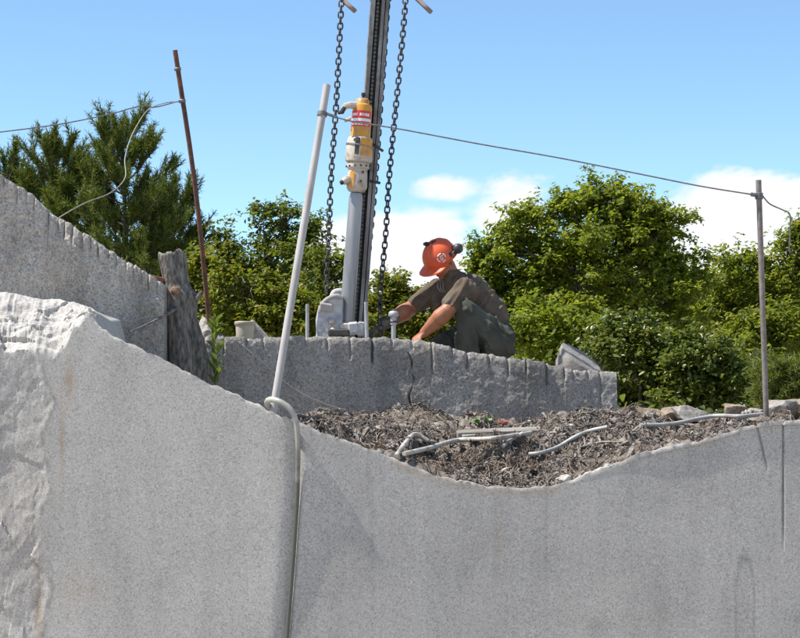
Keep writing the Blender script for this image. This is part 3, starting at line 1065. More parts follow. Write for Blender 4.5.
def hose(name, pts, rad, mat, label, n=26, group=None, cat='hose'):
    s = spline(pts, n)
    b = s[0].copy()
    o = mesh_obj(name, *[tube(s - b, rad, 10)[0], tube(s - b, rad, 10)[1]], mat, None, True)
    sharp(o, 50)
    o.location = tuple(b)
    return tag(o, label, cat, group)


p = lay([(396, 459), (405, 450), (415, 445), (428, 444)], 0.022)
p[2] += [0, 0, 0.035]
p[1] += [0, 0, 0.02]
hose('water_hose', p, 0.014, M['hose'], 'short arched pale hose end sticking out of the soil beside the small black block', 20)
hose('water_hose', lay([(404, 461), (429, 457), (458, 448), (490, 445), (531, 439)], 0.020), 0.0135, M['hose'], 'long pale hose curving over the rootlet mound', 30)
hose('water_hose', lay([(503, 451), (512, 444), (523, 439)], 0.018), 0.012, M['hose'], 'short straight pale hose stub below the grey plank', 14)
hose('water_hose', lay([(529, 458), (542, 455), (558, 449), (575, 440), (590, 433), (608, 429)], 0.018), 0.012, M['hose_grey'], 'thin grey hose climbing the soil mound right of the planks', 30)
hose('water_hose', lay([(640, 430), (673, 428), (713, 423), (740, 420), (764, 418)], 0.012), 0.0125, M['hose_grey'], 'grey hose running along the block edge to the foot of the bare post', 40)


def plank(pa, pb, wid, thick, mat, label, lift=0.0):
    a, b = bed_hit(*pa), bed_hit(*pb)
    d = b - a
    R = axes(np.cross(d, [0, 1, 0.0]) if False else np.array([0, -0.25, 1.0]), d)
    c = (a + b) / 2
    mid = float(bed_z(c[0], c[1])[0])
    c[2] = max(c[2], mid) + thick * 0.5 + lift
    v, f = box((0, 0, 0), (np.linalg.norm(d) / 2, wid / 2, thick / 2), R, 0.08)
    o = mesh_obj('plank', v, f, mat)
    o.location = tuple(c)
    return tag(o, label, 'plank', None)


plank((457, 437), (541, 430), 0.09, 0.03, M['plank'], 'thick grey plank lying along the foot of the granite ledge', -0.022)
plank((462, 442), (526, 437), 0.06, 0.018, nmat('bleached_board', (0.28, 0.265, 0.245), (0.40, 0.385, 0.36), scale=24, rough=0.8, stretch=(0.1, 1, 1), bump=0.001), 'thin bleached board lying in the soil in front of the thick plank', 0.02)
bb = bed_hit(415, 455)
o = mesh_obj('rubber_block', *box((0, 0, 0), (0.018, 0.03, 0.05), axes((0.1, 0, 1)), 0.1), M['black'])
o.location = tuple(bb + [0, 0.02, 0.035])
tag(o, 'small black upright block under the arched hose end', 'block')


def rock(name, c, size, mat, seed, label, cat='rock', flat=0.9, sub=4, group=None, cuts=15):
    """An angular stone: sphere cut by random planes, then roughened."""
    import bmesh
    bm = bmesh.new()
    bmesh.ops.create_icosphere(bm, subdivisions=sub, radius=1.0)
    v = np.array([x.co[:] for x in bm.verts])
    f = [tuple(q.index for q in fc.verts) for fc in bm.faces]
    bm.free()
    r = np.random.default_rng(seed)
    for k in range(cuts):
        n = r.normal(0, 1, 3)
        n /= np.linalg.norm(n)
        dd = r.uniform(0.36, 0.72)
        s = v @ n - dd
        v = v - np.outer(np.clip(s, 0, None) * 0.97, n)
    v += (0.05 * fbm(v * 3.2, 4, seed, 0.65))[:, None] * v
    v = v / np.abs(v).max(0)
    v = v * np.asarray(size)
    zb = -size[2] * 0.62
    v[:, 2] = np.where(v[:, 2] < zb, zb, v[:, 2])
    v[:, 2] -= zb
    o = mesh_obj(name, v, np.array(f), mat, None, True)
    sharp(o, 28)
    o.location = tuple(c)
    o.rotation_euler = (0, 0, r.uniform(-0.4, 0.4))
    return tag(o, label, cat, group)


def bed_rock(px, py, w, h, mat, seed, label, depth=None, y0=11.0):
    p = bed_hit(px, py, 0, y0)
    s = p[1] / F
    p[2] -= 0.012
    return rock('rock', p, (w * s / 1.7, (depth or w) * s / 1.8, (h * s + 0.02) / 1.45), mat, seed, label)


bed_rock(648, 421, 28, 11, M['tan_rock'], 1, 'flat tan stone at the left end of the stone row under the bushes', y0=12.6)
bed_rock(672, 421, 28, 11, M['tan_rock'], 2, 'thin tan slab between the flat tan stone and the pale flat stone', y0=12.6)
bed_rock(693, 421, 36, 12, M['grey_stone'], 3, 'pale flat stone in the middle of the stone row', y0=12.4)
bed_rock(733, 420, 22, 13, M['tan_rock'], 5, 'brown upright stone with one broken face beside the pale slab', y0=12.4)
bed_rock(752, 420, 26, 9, M['grey_stone'], 6, 'grey low stone behind the foot of the bare post', y0=12.6)
bed_rock(780, 421, 32, 18, M['grey_stone'], 8, 'large angular pale rock beside the foot of the bare post', y0=11.8)
bed_rock(801, 420, 30, 15, M['tan_rock'], 9, 'grey-brown rock leaning on the large angular rock', y0=11.6)
bed_rock(607, 470, 14, 5, M['rock'], 31, 'small white stone chip at the lip of the sawn block', y0=11.02)
bed_rock(566, 481, 16, 4, M['rock'], 32, 'flat white stone flake at the bottom of the dip', y0=11.02)

# scraps
for nm, px, py, m, lab, ln in (('plastic_scrap', 482, 425, M['green_scrap'], 'small green scrap at the foot of the granite ledge', 0.13), ('plastic_scrap', 503, 427, M['red_scrap'], 'small red scrap next to the green scrap', 0.05)):
    p = bed_hit(px, py, 0, 12.5)
    mb = MB()
    r = np.random.default_rng(px)
    for k in range(7):
        s = np.array([r.uniform(-ln / 2, ln / 2), r.uniform(-0.02, 0.02), 0.012 + r.uniform(0, 0.03)])
        mb.add(*box(s, (0.028, 0.012, 0.003), axes((r.normal(0, .5), r.normal(-.4, .4), 1)), 0.1))
    o = mb.build(nm, m)
    o.location = tuple(p)
    tag(o, lab, 'scrap')

for (pxs, rad, lab) in ((([(580, 449), (600, 446), (622, 444)]), 0.008, 'reddish bare stick lying across the soil mound'), ([(424, 441), (421, 433), (420, 427)], 0.006, 'thin forked grey twig poking out of the soil'), ([(330, 437), (352, 431), (378, 428)], 0.008, 'grey twig lying on the soil close to the foot of the dark ledge')):
    pts = lay(pxs, 0.012)
    if 'poking' in lab:
        b = pts[0]
        pts = np.array([b, b + [-0.015, 0.0, 0.05], b + [-0.03, 0.01, 0.1]])
    s = spline(pts, 12)
    v, f = tube(s - s[0], np.linspace(rad, rad * 0.5, 12), 6)
    o = mesh_obj('twig', v, f, M['plank'], None, True)
    o.location = tuple(s[0])
    tag(o, lab, 'twig')

# ------------------------------------------------------------------ stump, rocks, bucket, weed
sb = W(184, 400, 13.0)
sb[2] = 1.55
mb = MB()
ns, nh = 40, 60
r = np.random.default_rng(4)
px_l = interp([(250, 159), (258, 158), (275, 162), (300, 164), (330, 166), (360, 168), (400, 166), (440, 162)])
px_r = interp([(250, 186), (262, 187), (285, 190), (296, 199), (306, 198), (318, 197), (340, 203), (360, 208), (400, 214), (440, 218)])
vs = []
for i in range(nh):
    py = 412 - (412 - 254) * (i / (nh - 1))
    a, b = W(px_l(py), py, 13.0), W(px_r(py), py, 13.0)
    c, rad = (a + b) / 2, (b[0] - a[0]) / 2
    th = np.linspace(0, 2 * math.pi, ns, endpoint=False)
    pp = np.stack([np.cos(th) * 2.2, np.sin(th) * 2.2, np.full(ns, c[2] * 1.5)], 1)
    ridge = 0.10 * fbm(pp * [2.2, 2.2, 1], 4, 5, 0.6) + 0.12 * np.abs(fbm(pp * [1.2, 1.2, 0.8], 2, 15))
    # hollow running down the right front
    hol = np.exp(-((th - 5.35) / 0.35) ** 2) * 0.35
    rr = rad * (0.97 + ridge - hol)
    z = np.full(ns, c[2])
    if i > nh - 4:
        z = z + 0.025 * fbm(np.stack([np.cos(th) * 1.6, np.sin(th) * 1.6, 0 * th], 1), 3, 9) * (i - nh + 4) / 3
    vs.append(np.stack([c[0] + np.cos(th) * rr, c[1] + np.sin(th) * rr * 0.9, z], 1))
v = np.concatenate(vs)
f = []
for i in range(nh - 1):
    for j in range(ns):
        k = (j + 1) % ns
        f.append((i * ns + j, i * ns + k, (i + 1) * ns + k, (i + 1) * ns + j))
cen = vs[-1].mean(0) - [0, 0, 0.03]
v = np.vstack([v, cen])
for j in range(ns):
    f.append(((nh - 1) * ns + j, (nh - 1) * ns + (j + 1) % ns, len(v) - 1))
stump = empty('tree_stump', sb)
mesh_obj('trunk', v - sb, f, M['bark'], stump, True)
kn = W(175.5, 290, 12.86)
mesh_obj('knot', *(lambda vf: (vf[0] - sb, vf[1]))(lathe(kn + [0, 0.09, -0.01], (-0.1, -1, 0.15), [(0, 0.04), (0.07, 0.026), (0.095, 0.021), (0.097, 0.012)], 14)), M['cutwood'], stump, True)
mesh_obj('branch_stub', *(lambda vf: (vf[0] - sb, vf[1]))(tube([W(190, 300, 12.98), W(198, 297, 12.96), W(202, 292, 12.95)], [0.036, 0.024, 0.014], 8)), M['bark'], stump, True)
mesh_obj('branch_stub', *(lambda vf: (vf[0] - sb, vf[1]))(tube([W(176, 308, 12.88), W(168, 314, 12.78), W(150, 323, 12.66), W(130, 332, 12.58)], [0.016, 0.011, 0.008, 0.004], 8)), M['bark'], stump, True)
tag(stump, 'dead grey tree stump with a sawn knot between the tall slab and the ledge', 'tree stump')


def on_bench(px, py, Y):
    p = W(px, py, Y)
    p[2] = bench_z(p[0])
    return p


def bench_rock(px, ytop, w, Y, mat, seed, lab, dep=None):
    p = on_bench(px, ytop, Y)
    h = W(px, ytop, Y)[2] - p[2]
    s = Y / F
    return rock('rock', p, (w * s / 1.7, (dep or w) * s / 1.7, h / (1.28 if seed == 14 else 1.5)), mat, seed, lab, cuts=3 if seed == 14 else 15)


bench_rock(203, 319, 24, 13.55, M['rock'], 11, 'white broken rock leaning next to the dead stump')
bench_rock(213, 325, 22, 13.45, M['rock'], 12, 'white rock between the stump rock and the weed')
bench_rock(226, 331, 22, 13.5, M['rock'], 13, 'low white rock between the weed and the beige bucket')
bench_rock(578, 347, 40, 14.15, nmat('grey_boulder', (0.2, 0.182, 0.163), (0.34, 0.315, 0.29), scale=7, rough=0.9, bump=0.008, bscale=25), 14, 'rounded grey boulder resting on the ledge to the right of the man', 30)
p = on_bench(262, 330, 13.9)
v, f = box((0, 0, 0), (0.055, 0.05, 0.16), axes((-0.62, 0, 0.7), (0.7, 0, 0.62)), 0.1)
v += 0.008 * fbm(v * 20, 3, 3)[:, None]
o = mesh_obj('stone_slab', v - [0, 0, v[:, 2].min()], f, M['rock'])
o.location = tuple(p)
tag(o, 'small grey stone slab leaning against the beige bucket', 'stone')

p = on_bench(245, 338, 13.8)
top = W(245, 323, 13.8)[2] - p[2]
bk = empty('bucket', p)
s = 13.8 / F
prof = [(0.0, 8 * s), (top * 0.75, 9 * s), (top * 0.8, 9.2 * s), (top * 0.96, 9.4 * s), (top, 9.2 * s), (top * 0.99, 8.6 * s), (0.03, 7.4 * s)]
mesh_obj('shell', *lathe((0, 0, 0), (0, 0, 1), prof, 28), M['bucket'], bk, True)
mesh_obj('rim', *lathe((0, 0, top * 0.93), (0, 0, 1), [(0, 9.5 * s), (0.008, 10.6 * s), (0.022, 10.7 * s), (0.03, 10.2 * s), (0.03, 9.0 * s), (0.0, 9.0 * s)], 28), nmat('bucket_rim', (0.30, 0.27, 0.20), (0.37, 0.33, 0.26), scale=8, rough=0.6), bk, True)
tag(bk, 'short beige plastic bucket with a thick rim standing on the ledge', 'bucket')

v, f = box((0, 0, 0), (0.055, 0.10, 0.018), axes((0.25, 0, 1), (1, 0.2, -0.25)), 0.1)
rbp = W(155, 279, 13.02)
o = mesh_obj('wood_offcut', v, f, nmat('reddish_wood', (0.20, 0.07, 0.045), (0.30, 0.12, 0.08), scale=20, rough=0.85))
o.location = tuple(rbp)
tag(o, 'short reddish wooden offcut lying on the low end of the tall slab', 'offcut')

# weed
wb = W(216, 392, 12.9)
weed = empty('weed', wb)
st = spline([wb - wb, W(215, 360, 12.9) - wb, W(214, 335, 12.92) - wb, W(216, 322, 12.93) - wb], 14)
stem_o = mesh_obj('stem', *tube(st, np.linspace(0.006, 0.002, 14), 6), M['weed'], weed, True)
r = np.random.default_rng(21)


def leaf_mesh(name, ln, wd):
    t = np.linspace(0, 1, 7)
    w = wd * np.sin(math.pi * t ** 0.8) ** 0.9
    mid = np.stack([0 * t, t * ln, 0.25 * ln * t - 0.45 * ln * t ** 2], 1)
    Lv = mid + np.stack([-w, 0 * t, w * 0.35], 1)
    Rv = mid + np.stack([w, 0 * t, w * 0.35], 1)
    v = np.concatenate([Lv, mid, Rv])
    f = []
    for i in range(6):
        f += [(i, i + 7, i + 8, i + 1), (i + 7, i + 14, i + 15, i + 8)]
    me = bpy.data.meshes.new(name)
    me.from_pydata([tuple(a) for a in v], [], f)
    me.materials.append(M['weed'])
    me.polygons.foreach_set('use_smooth', np.ones(len(f), bool))
    return me


lf = leaf_mesh('leaf', 0.17, 0.026)
for i in range(34):
    k = 0.08 + 0.9 * i / 33
    pnt = st[int(k * 13)]
    o = bpy.data.objects.new('leaf', lf)
    COL.objects.link(o)
    o.parent = weed
    o.location = tuple(pnt)
    o.rotation_euler = (r.uniform(0.75, 1.2), r.uniform(-0.3, 0.3), i * 2.4 + r.uniform(-0.3, 0.3))
    sx = r.uniform(0.6, 1.0) * (1.0 - 0.4 * k)
    o.scale = (sx, sx, sx)
tag(weed, 'green leafy weed growing beside the dead stump in front of the ledge', 'weed')

# ------------------------------------------------------------------ poles and wires
def pole(name, pts, rad, mat, label, cat, seg=12):
    b = np.asarray(pts[0], float)
    e = empty(name, b)
    s = spline(pts, 10) if len(pts) > 2 else np.linspace(pts[0], pts[1], 6)
    o = mesh_obj('shaft', *tube(s - b, rad, seg), mat, e, True)
    sharp(o, 50)
    tag(e, label, cat)
    return e, b


pb = W(272, 418, 11.16)
pole_o, pbase = pole('conduit_pole', [pb, W(327, 85, 11.5)], 0.0225, M['conduit'], 'pale leaning metal pole with a wire clamp near its top, hose looped at its foot', 'pole')


def on_pole(py):
    a, b = pb, W(327, 85, 11.5)
    t = (418 - py) / (418 - 85.0)
    return a + (b - a) * t


cp = on_pole(115)
dirp = W(327, 85, 11.5) - pb
mb = MB()
mb.add(*lathe(cp - dirp / np.linalg.norm(dirp) * 0.012 - pbase, dirp, [(0, 0.0235), (0, 0.030), (0.024, 0.030), (0.024, 0.0235)], 16))
mb.add(*tube(np.array([cp + [0.028, -0.01, 0], cp + [0.06, -0.012, -0.012], cp + [0.085, -0.012, -0.022]]) - pbase, 0.009, 8))
mb.build('wire_clamp', M['wire'], pole_o, True)

rb = W(213, 325, 13.5)
rb[2] = bench_z(rb[0])
rtop = W(175, 50, 13.2)
rod_o, rbase = pole('iron_rod', [rb, W(196, 193, 13.33), rtop], 0.0165, M['rust'], 'thin rusty iron rod leaning above the dead stump, wires tied to it', 'rod', 10)
for py, h in ((101, 0.012), (69, 0.010)):
    q = W(np.interp(py, [50, 193], [175, 196]), py, np.interp(py, [50, 193], [13.2, 13.33]))
    mesh_obj('wire_tie', *lathe(q - rbase - np.array([0.0, 0, h]), (-0.14, 0.0, 1), [(0, 0.017), (0.002, 0.024), (2 * h - 0.002, 0.024), (2 * h, 0.017)], 12), M['wire'], rod_o, True)

qb = W(766.5, 424, 11.35)
qtop = W(758.5, 180, 11.3)
post_o, qbase = pole('steel_post', [qb, qtop], 0.0165, M['post'], 'bare grey-brown steel post standing beside the angular rock, wire tied near its top', 'post')


def on_post(py):
    t = (424 - py) / (424 - 180.0)
    return qb + (qtop - qb) * t


cq = on_post(196)
mb = MB()
mb.add(*lathe(cq - qbase - [0, 0, 0.02], (0, 0, 1), [(0, 0.018), (0.004, 0.024), (0.036, 0.024), (0.04, 0.018)], 12))
mb.add(*tube(np.array([cq + [-0.018, -0.012, 0.004], cq + [-0.05, -0.016, 0.008]]) - qbase, 0.012, 8))
mb.build('wire_tie', M['wire'], post_o, True)


def wire(pts, rad, label, n=40, mat=None, seg=6):
    s = spline(pts, n)
    v, f = tube(s - s[0], rad, seg)
    o = mesh_obj('wire', v, f, mat or M['wire'], None, True)
    o.location = tuple(s[0])
    return tag(o, label, 'wire')


a, b = cp + [0.085, -0.012, -0.022], cq + [-0.05, -0.016, 0.008]
pts = [a] + [W(px, py, 11.46 - 0.16 * (px - 330) / 430) for px, py in ((356, 122), (400, 129), (480, 144), (560, 158), (640, 174), (700, 186))] + [b]
wire(pts, 0.0046, 'long grey wire strung from the pale pole across the drill to the bare post', 60)
wire([cq + [0.018, -0.012, 0.0], W(770, 204, 11.3), W(783, 210, 11.3), W(790, 215, 11.32), W(790, 232, 11.34), W(789, 252, 11.36)], 0.0042, 'loose wire end hanging off the bare post', 30)
tie = W(181, 101, 13.23)
wire([W(-40, 136, 12.6), W(0, 132, 12.7), W(60, 124, 12.85), W(110, 114, 13.0), W(140, 106, 13.1), W(155, 107, 13.15), W(168, 104, 13.2), tie + [0, -0.022, 0]], 0.0046, 'grey wire running away to the left past the pine from the rusty rod', 50)
wire([tie + [0, 0.022, 0], W(170, 102, 13.2), W(155, 106, 13.1), W(145, 113, 13.05), W(132, 135, 12.9), W(125, 158, 12.75), W(125, 178, 12.62), W(110, 193, 12.5), W(85, 203, 12.4), W(60, 217, 12.32), W(57, 222, 12.3)], 0.0038, 'slack pale wire drooping from the rusty rod onto the tall slab', 60, nmat('pale_wire', (0.2, 0.2, 0.18), (0.32, 0.32, 0.29), scale=20, rough=0.5))
dw = [W(234, 339, 13.26), W(245, 348, 13.27), W(262, 362, 13.28), W(290, 386, 13.3), W(320, 402, 13.32), W(350, 411, 13.36), W(385, 417, 13.4), W(400, 419, 13.42)]
wire(dw, 0.0035, 'thin tan cord sagging across the dark ledge face', 40, nmat('tan_cord', (0.30, 0.27, 0.20), (0.38, 0.34, 0.26), scale=30, rough=0.8))

# hose over the block edge
hp = [W(277, 413, 11.3), W(272, 409, 11.24), W(267.5, 404, 11.15), W(269, 400, 11.06), W(277, 400.5, 10.985), W(288, 407, 10.962), W(295, 418, 10.965), W(297.5, 435, 10.972), W(298, 455, 10.982), W(297, 500, 10.993), W(294, 545, 10.998), W(291, 585, 11.002), W(287, 636, 11.006), W(283, 690, 11.006), W(280, 760, 11.0)]
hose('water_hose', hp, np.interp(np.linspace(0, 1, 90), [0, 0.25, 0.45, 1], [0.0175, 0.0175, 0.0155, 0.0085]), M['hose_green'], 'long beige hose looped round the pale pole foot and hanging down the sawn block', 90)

# ------------------------------------------------------------------ rock drill
MY = 14.08
mB, mT = W(353.5, 344, MY), W(382, -30, MY)
mB[2] = min(mB[2], bench_z(mB[0]))
rig = empty('rock_drill', (mB[0], mB[1], bench_z(mB[0])))
RB = np.array(rig.location)
md = (mT - mB)
mlen = np.linalg.norm(md)
RM = axes(md, (1, 0.12, 0))


def rig_box(name, x0, x1, y0, y1, z0, z1, mat, bev=0.08):
    v, f = box(((x0 + x1) / 2, (y0 + y1) / 2, (z0 + z1) / 2), ((x1 - x0) / 2, (y1 - y0) / 2, (z1 - z0) / 2), None, bev)
    o = mesh_obj(name, (v @ RM.T) + mB - RB, f, mat, rig)
    return o


rig_box('mast_rail', -0.066, -0.034, -0.05, 0.05, 0, mlen, M['mast'])
rig_box('mast_rail', 0.042, 0.066, -0.045, 0.05, 0, mlen, M['mast'])
rig_box('mast_rail', 0.012, 0.036, -0.052, 0.03, 0, mlen, M['mast'])
rig_box('mast_web', -0.034, 0.042, 0.028, 0.046, 0.0, mlen - 0.01, M['grease'])
# feed chain in the slot: far too many tiny rollers to single out
mb = MB()
k = 0.3
while k < mlen - 0.1:
    mb.add(*[(box((-0.012, -0.012, k), (0.011, 0.008, 0.011), None, 0.25)[0] @ RM.T) + mB - RB, box((0, 0, 0), (1, 1, 1))[1]])
    k += 0.030
mb.add((box((-0.012, -0.002, mlen / 2), (0.006, 0.006, mlen / 2 - 0.1), None, 0.1)[0] @ RM.T) + mB - RB, box((0, 0, 0), (1, 1, 1))[1])
fc = mb.build('feed_chain', M['feed'], rig)
fc['kind'] = 'stuff'
# head frame at the top of the mast carries chains and handles
rig_box('mast_cap', -0.09, 0.09, -0.06, 0.06, mlen - 0.215, mlen - 0.10, M['grease'])
topc = mB + RM @ np.array([0, 0, mlen - 0.06])
cl_top, cr_top = W(342, -8, 14.0), W(406, -8, 14.0)
mb = MB()
mb.add(*tube([W(338, -10, 14.02) - RB, W(424, -12, 14.02) - RB], 0.016, 10))
mb.build('cross_bar', M['mast'], rig, True)
for (pa, pb_) in (((340, -2), (355, 11)), ((415, -3), (431, 12))):
    q0, q1 = W(*pa, 14.02) + [-0.03, 0.02, 0.035], W(*pb_, 13.96)
    mesh_obj('handle', *tube(np.linspace(q0, q1, 4) - RB, 0.017, 10), nmat('handle_wood', (0.20, 0.15, 0.13), (0.30, 0.24, 0.21), scale=20, rough=0.7), rig, True)

# drill rod and head, in front of the rails
DY = 13.93
dB, dT = W(345.8, 335, DY), W(363.2, 97, DY)
dd = dT - dB
dlen = np.linalg.norm(dd)
dn = dd / dlen
sD = DY / F


def on_drill(py):
    t = (335 - py) / (335 - 97.0)
    return dB + dd * t


def dl(name, py0, prof_px, mat, seg=28, par=None):
    """prof_px: (photo row, radius in photo px) down the drill axis"""
    p0 = on_drill(py0)
    prof = [((py0 - py) * sD, r_ * sD) for py, r_ in prof_px]
    v, f = lathe(p0, dn, prof, seg)
    o = mesh_obj(name, v - RB, f, mat, par or rig, True)
    return sharp(o, 40)


dl('drill_rod', 345, [(345, 7.4), (345, 7.6), (196, 7.0), (192, 6.0)], M['rod'], 32)
head = dl('lower_casing', 192, [(193, 5.5), (192, 8.0), (189, 10.2), (186, 10.6), (172, 9.8), (170, 9.3)], M['cream'])
dl('ring', 170, [(171, 8.6), (170, 9.6), (168.5, 11.6), (165.5, 11.8), (164, 11.2), (164, 9.0)], M['cream'])
dl('collar', 164.5, [(165, 8), (164, 10.2), (162, 13.3), (159, 13.8), (141, 12.8), (138, 11.8), (136.5, 9.5)], M['cream'])
body = dl('motor_body', 138, [(138, 8.5), (138, 10.2), (108, 9.9), (105, 9.2), (103.5, 7.0)], M['yellow'])
dl('motor_cap', 104.5, [(105, 5.0), (105, 7.2), (100, 6.6), (98.5, 5.0), (98.2, 2.0)], M['yellow'])
dl('breather', 99, [(99, 1.5), (96, 1.5), (95.5, 2.2), (93, 2.2), (92.5, 1.2)], M['black'], 10)


def band(py0, py1, rpx, a0, a1, mat, name, par, n=16):
    """a curved plate wrapped on the casing between two angles (0 = towards the camera)"""
    vs = []
    X = np.array([1.0, 0, 0]) - dn * dn[0]
    X /= np.linalg.norm(X)
    T = np.cross(X, dn)
    T = T if T[1] < 0 else -T
    aa = np.linspace(a0, a1, n)
    for py in (py0, py1):
        for off in (0.0, 0.0022):
            c = on_drill(py)
            for a_ in aa:
                vs.append(c + (rpx * sD + off) * (X * math.sin(a_) + T * math.cos(a_)))
    v = np.array(vs)
    f = []
    for i in range(n - 1):
        f += [(n + i, n + i + 1, 3 * n + i + 1, 3 * n + i), (i, 2 * n + i, 2 * n + i + 1, i + 1), (i, i + 1, n + i + 1, n + i), (2 * n + i, 3 * n + i, 3 * n + i + 1, 2 * n + i + 1)]
    f += [(0, n, 3 * n, 2 * n), (n - 1, 3 * n - 1, 4 * n - 1, 2 * n - 1)]
    return mesh_obj(name, v - RB, f, mat, par, False)


st1 = band(119.5, 112.0, 10.12, -1.25, 1.1, M['red'], 'sticker', rig)
st0 = band(122.6, 119.7, 10.15, -1.25, 1.1, M['white'], 'sticker', rig)
st2 = band(127.5, 122.8, 10.18, -1.25, 1.1, M['red'], 'sticker', rig)
for (y0, y1, segs, rp, par) in ((117.3, 114.6, ((-1.0, -0.82), (-0.78, -0.55), (-0.5, -0.42), (-0.18, 0.02), (0.08, 0.2), (0.27, 0.33), (0.38, 0.56), (0.6, 0.8)), 10.32, st1),
                              (126.4, 124.6, ((-1.0, -0.7), (-0.62, -0.35), (-0.3, -0.05), (0.0, 0.22), (0.36, 0.5), (0.56, 0.74)), 10.34, st2)):
    for (a0, a1) in segs:
        band(y0, y1, rp, a0, a1, M['white'], 'lettering', par, 4)
band(160, 139.5, 13.35, 0.12, 1.15, M['yellow'], 'paint_patch', rig)
for a_ in np.linspace(-1.3, 1.3, 6):
    X_ = np.array([math.sin(a_), -math.cos(a_), 0])
    mesh_obj('bolt', *lathe(on_drill(167) + X_ * 11.5 * sD - RB, X_, [(0, 0.008), (0.008, 0.008), (0.010, 0.005)], 6), M['grease'], rig, False)
band(160, 139.5, 13.3, -0.32, 0.02, M['grease'], 'dark_stripe', rig, 8)
band(143.5, 140.5, 13.6, -0.45, 0.05, M['grease'], 'name_plate', rig, 8)
# strap round the collar and studs
mb = MB()
mb.add(*lathe(on_drill(147) - RB, dn + np.array([0.12, 0, 0.0]), [(0, 13.6 * sD), (0, 14.1 * sD), (0.008, 14.1 * sD), (0.008, 13.6 * sD)], 30))
mb.build('strap', M['mast'], rig, True)
for (a_, b_) in (((371, 143), (383, 151)), ((370, 181), (380, 183))):
    mesh_obj('stud', *tube([W(*a_, 13.93) - RB, W(*b_, 13.9) - RB], 0.010, 8), M['grease'], rig, True)
# left-hand fittings
f0 = on_drill(106)
mb = MB()
mb.add(*tube([f0 - RB, W(350, 105, 13.88) - RB, W(345, 106, 13.86) - RB, W(343.5, 109, 13.86) - RB], [0.028, 0.026, 0.024, 0.02], 10))
mb.build('air_elbow', M['cream'], rig, True)
mb = MB()
mb.add(*tube([W(344.5, 107, 13.85) - RB, W(342, 112, 13.85) - RB, W(338, 113, 13.86) - RB], [0.016, 0.018, 0.01], 8))
mb.build('coupling', M['black'], rig, True)
mb = MB()
mb.add(*tube([W(345, 121, 13.9) - RB, W(351, 118, 13.92) - RB], 0.012, 8))
mb.build('valve', M['cream'], rig, True)
mb = MB()
mb.add(*tube([on_drill(179) - RB, W(346, 180, 13.88) - RB, W(342.5, 182, 13.87) - RB], [0.036, 0.032, 0.022], 12))
mb.build('flush_port', M['cream'], rig, True)
mesh_obj('port_plug', *tube([W(343, 181.8, 13.87) - RB, W(340.5, 183, 13.865) - RB], 0.0165, 10), M['black'], rig, True)
# vertical weld strip on the lower casing, bolts
band(189, 173, 10.45, -0.75, -0.25, M['yellow'], 'paint_patch', rig, 8)
for (px_, py_) in ((360.5, 181), (363, 172)):
    mesh_obj('bolt', *lathe(W(px_, py_, 13.865) - RB, (0, -1, 0), [(0, 0.009), (0.008, 0.009), (0.01, 0.005)], 8), M['grease'], rig, True)

# foot of the drill: dusty hood, clamp
fz = RB[2]
hoodc = W(331, 320, 13.95)
v = []
n = 26
out = [(317, 345), (316.5, 330), (316.6, 318), (318.5, 309), (323, 301), (329, 296.5), (335, 295), (341, 296.5), (343, 302), (343, 345)]
sp = spline([(a_, b_, 0) for a_, b_ in out], 40)
vs = []
for (yy, sh_) in ((13.80, 1.5), (13.83, 0.0), (14.02, 0.0), (14.05, 1.5)):
    cx, cy = 331, 322
    for (a_, b_, _) in sp:
        q = np.array([a_, b_]) + (np.array([cx, cy]) - [a_, b_]) * sh_ / 20
        w_ = W(q[0], q[1], 13.9)
        vs.append([w_[0], yy, max(w_[2], fz - 0.002)])
vs = np.array(vs)
vs += (0.008 * fbm(vs * 14, 3, 6))[:, None]
ff = []
for i in range(3):
    for j in range(40):
        kx = (j + 1) % 40
        ff.append((i * 40 + j, i * 40 + kx, (i + 1) * 40 + kx, (i + 1) * 40 + j))
ff += [tuple(range(39, -1, -1)), tuple(120 + j for j in range(40))]
sharp(mesh_obj('dust_hood', vs - RB, ff, M['dusty'], rig, True), 40)
mesh_obj('inspection_cover', *(lambda vf: (vf[0] - RB, vf[1]))(box(W(326, 307, 13.79), (0.045, 0.02, 0.03), axes((0.15, -0.3, 1), (1, 0, -0.12)), 0.2)), M['conduit'], rig)
mb = MB()
mb.add(*tube(spline([W(319, 312, 13.8), W(323, 303, 13.79), (W(330, 297.5, 13.79)), W(337, 295.5, 13.79), W(342, 298, 13.8)], 14) - RB, 0.014, 8))
mb.build('hood_lip', M['conduit'], rig, True)
# second, smaller curved guard behind
mb = MB()
mb.add(*tube(spline([W(331, 300, 14.12), W(334, 292.5, 14.12), W(340, 291, 14.12), W(345, 293, 14.12)], 10) - RB, 0.02, 8))
mb.build('guard_rail', M['dusty'], rig, True)
for (a_, b_, h_, m_, nm) in (((349, 327), (0.065, 0.05, 0.024), axes((0.05, 0, 1)), M['cream'], 'clamp_arm'), ((353.5, 328.5), (0.042, 0.06, 0.045), axes((-0.1, 0, 1)), M['dusty'], 'clamp_block'), ((361, 329), (0.026, 0.05, 0.05), axes((0.1, 0, 1)), M['dusty'], 'clamp_block'),
                             ((339, 333), (0.075, 0.07, 0.025), axes((0, 0, 1)), M['grease'], 'base_plate')):
    mesh_obj(nm, *(lambda vf: (vf[0] - RB, vf[1]))(box(W(*a_, 13.83), b_, h_, 0.18)), m_, rig)
v, f = box((0, 0, 0), (0.2, 0.16, 0.02), None, 0.1)
mesh_obj('foot_plate', v + W(345, 340, 13.95) * [1, 1, 0] + [0, 0, fz + 0.019] - RB, f, M['grease'], rig)
v, f = box((0, 0, 0), (0.055, 0.08, 0.085), None, 0.15)
mesh_obj('pedestal', v + W(347, 340, 13.98) * [1, 1, 0] + [0, 0, fz + 0.12] - RB, f, M['dusty'], rig)
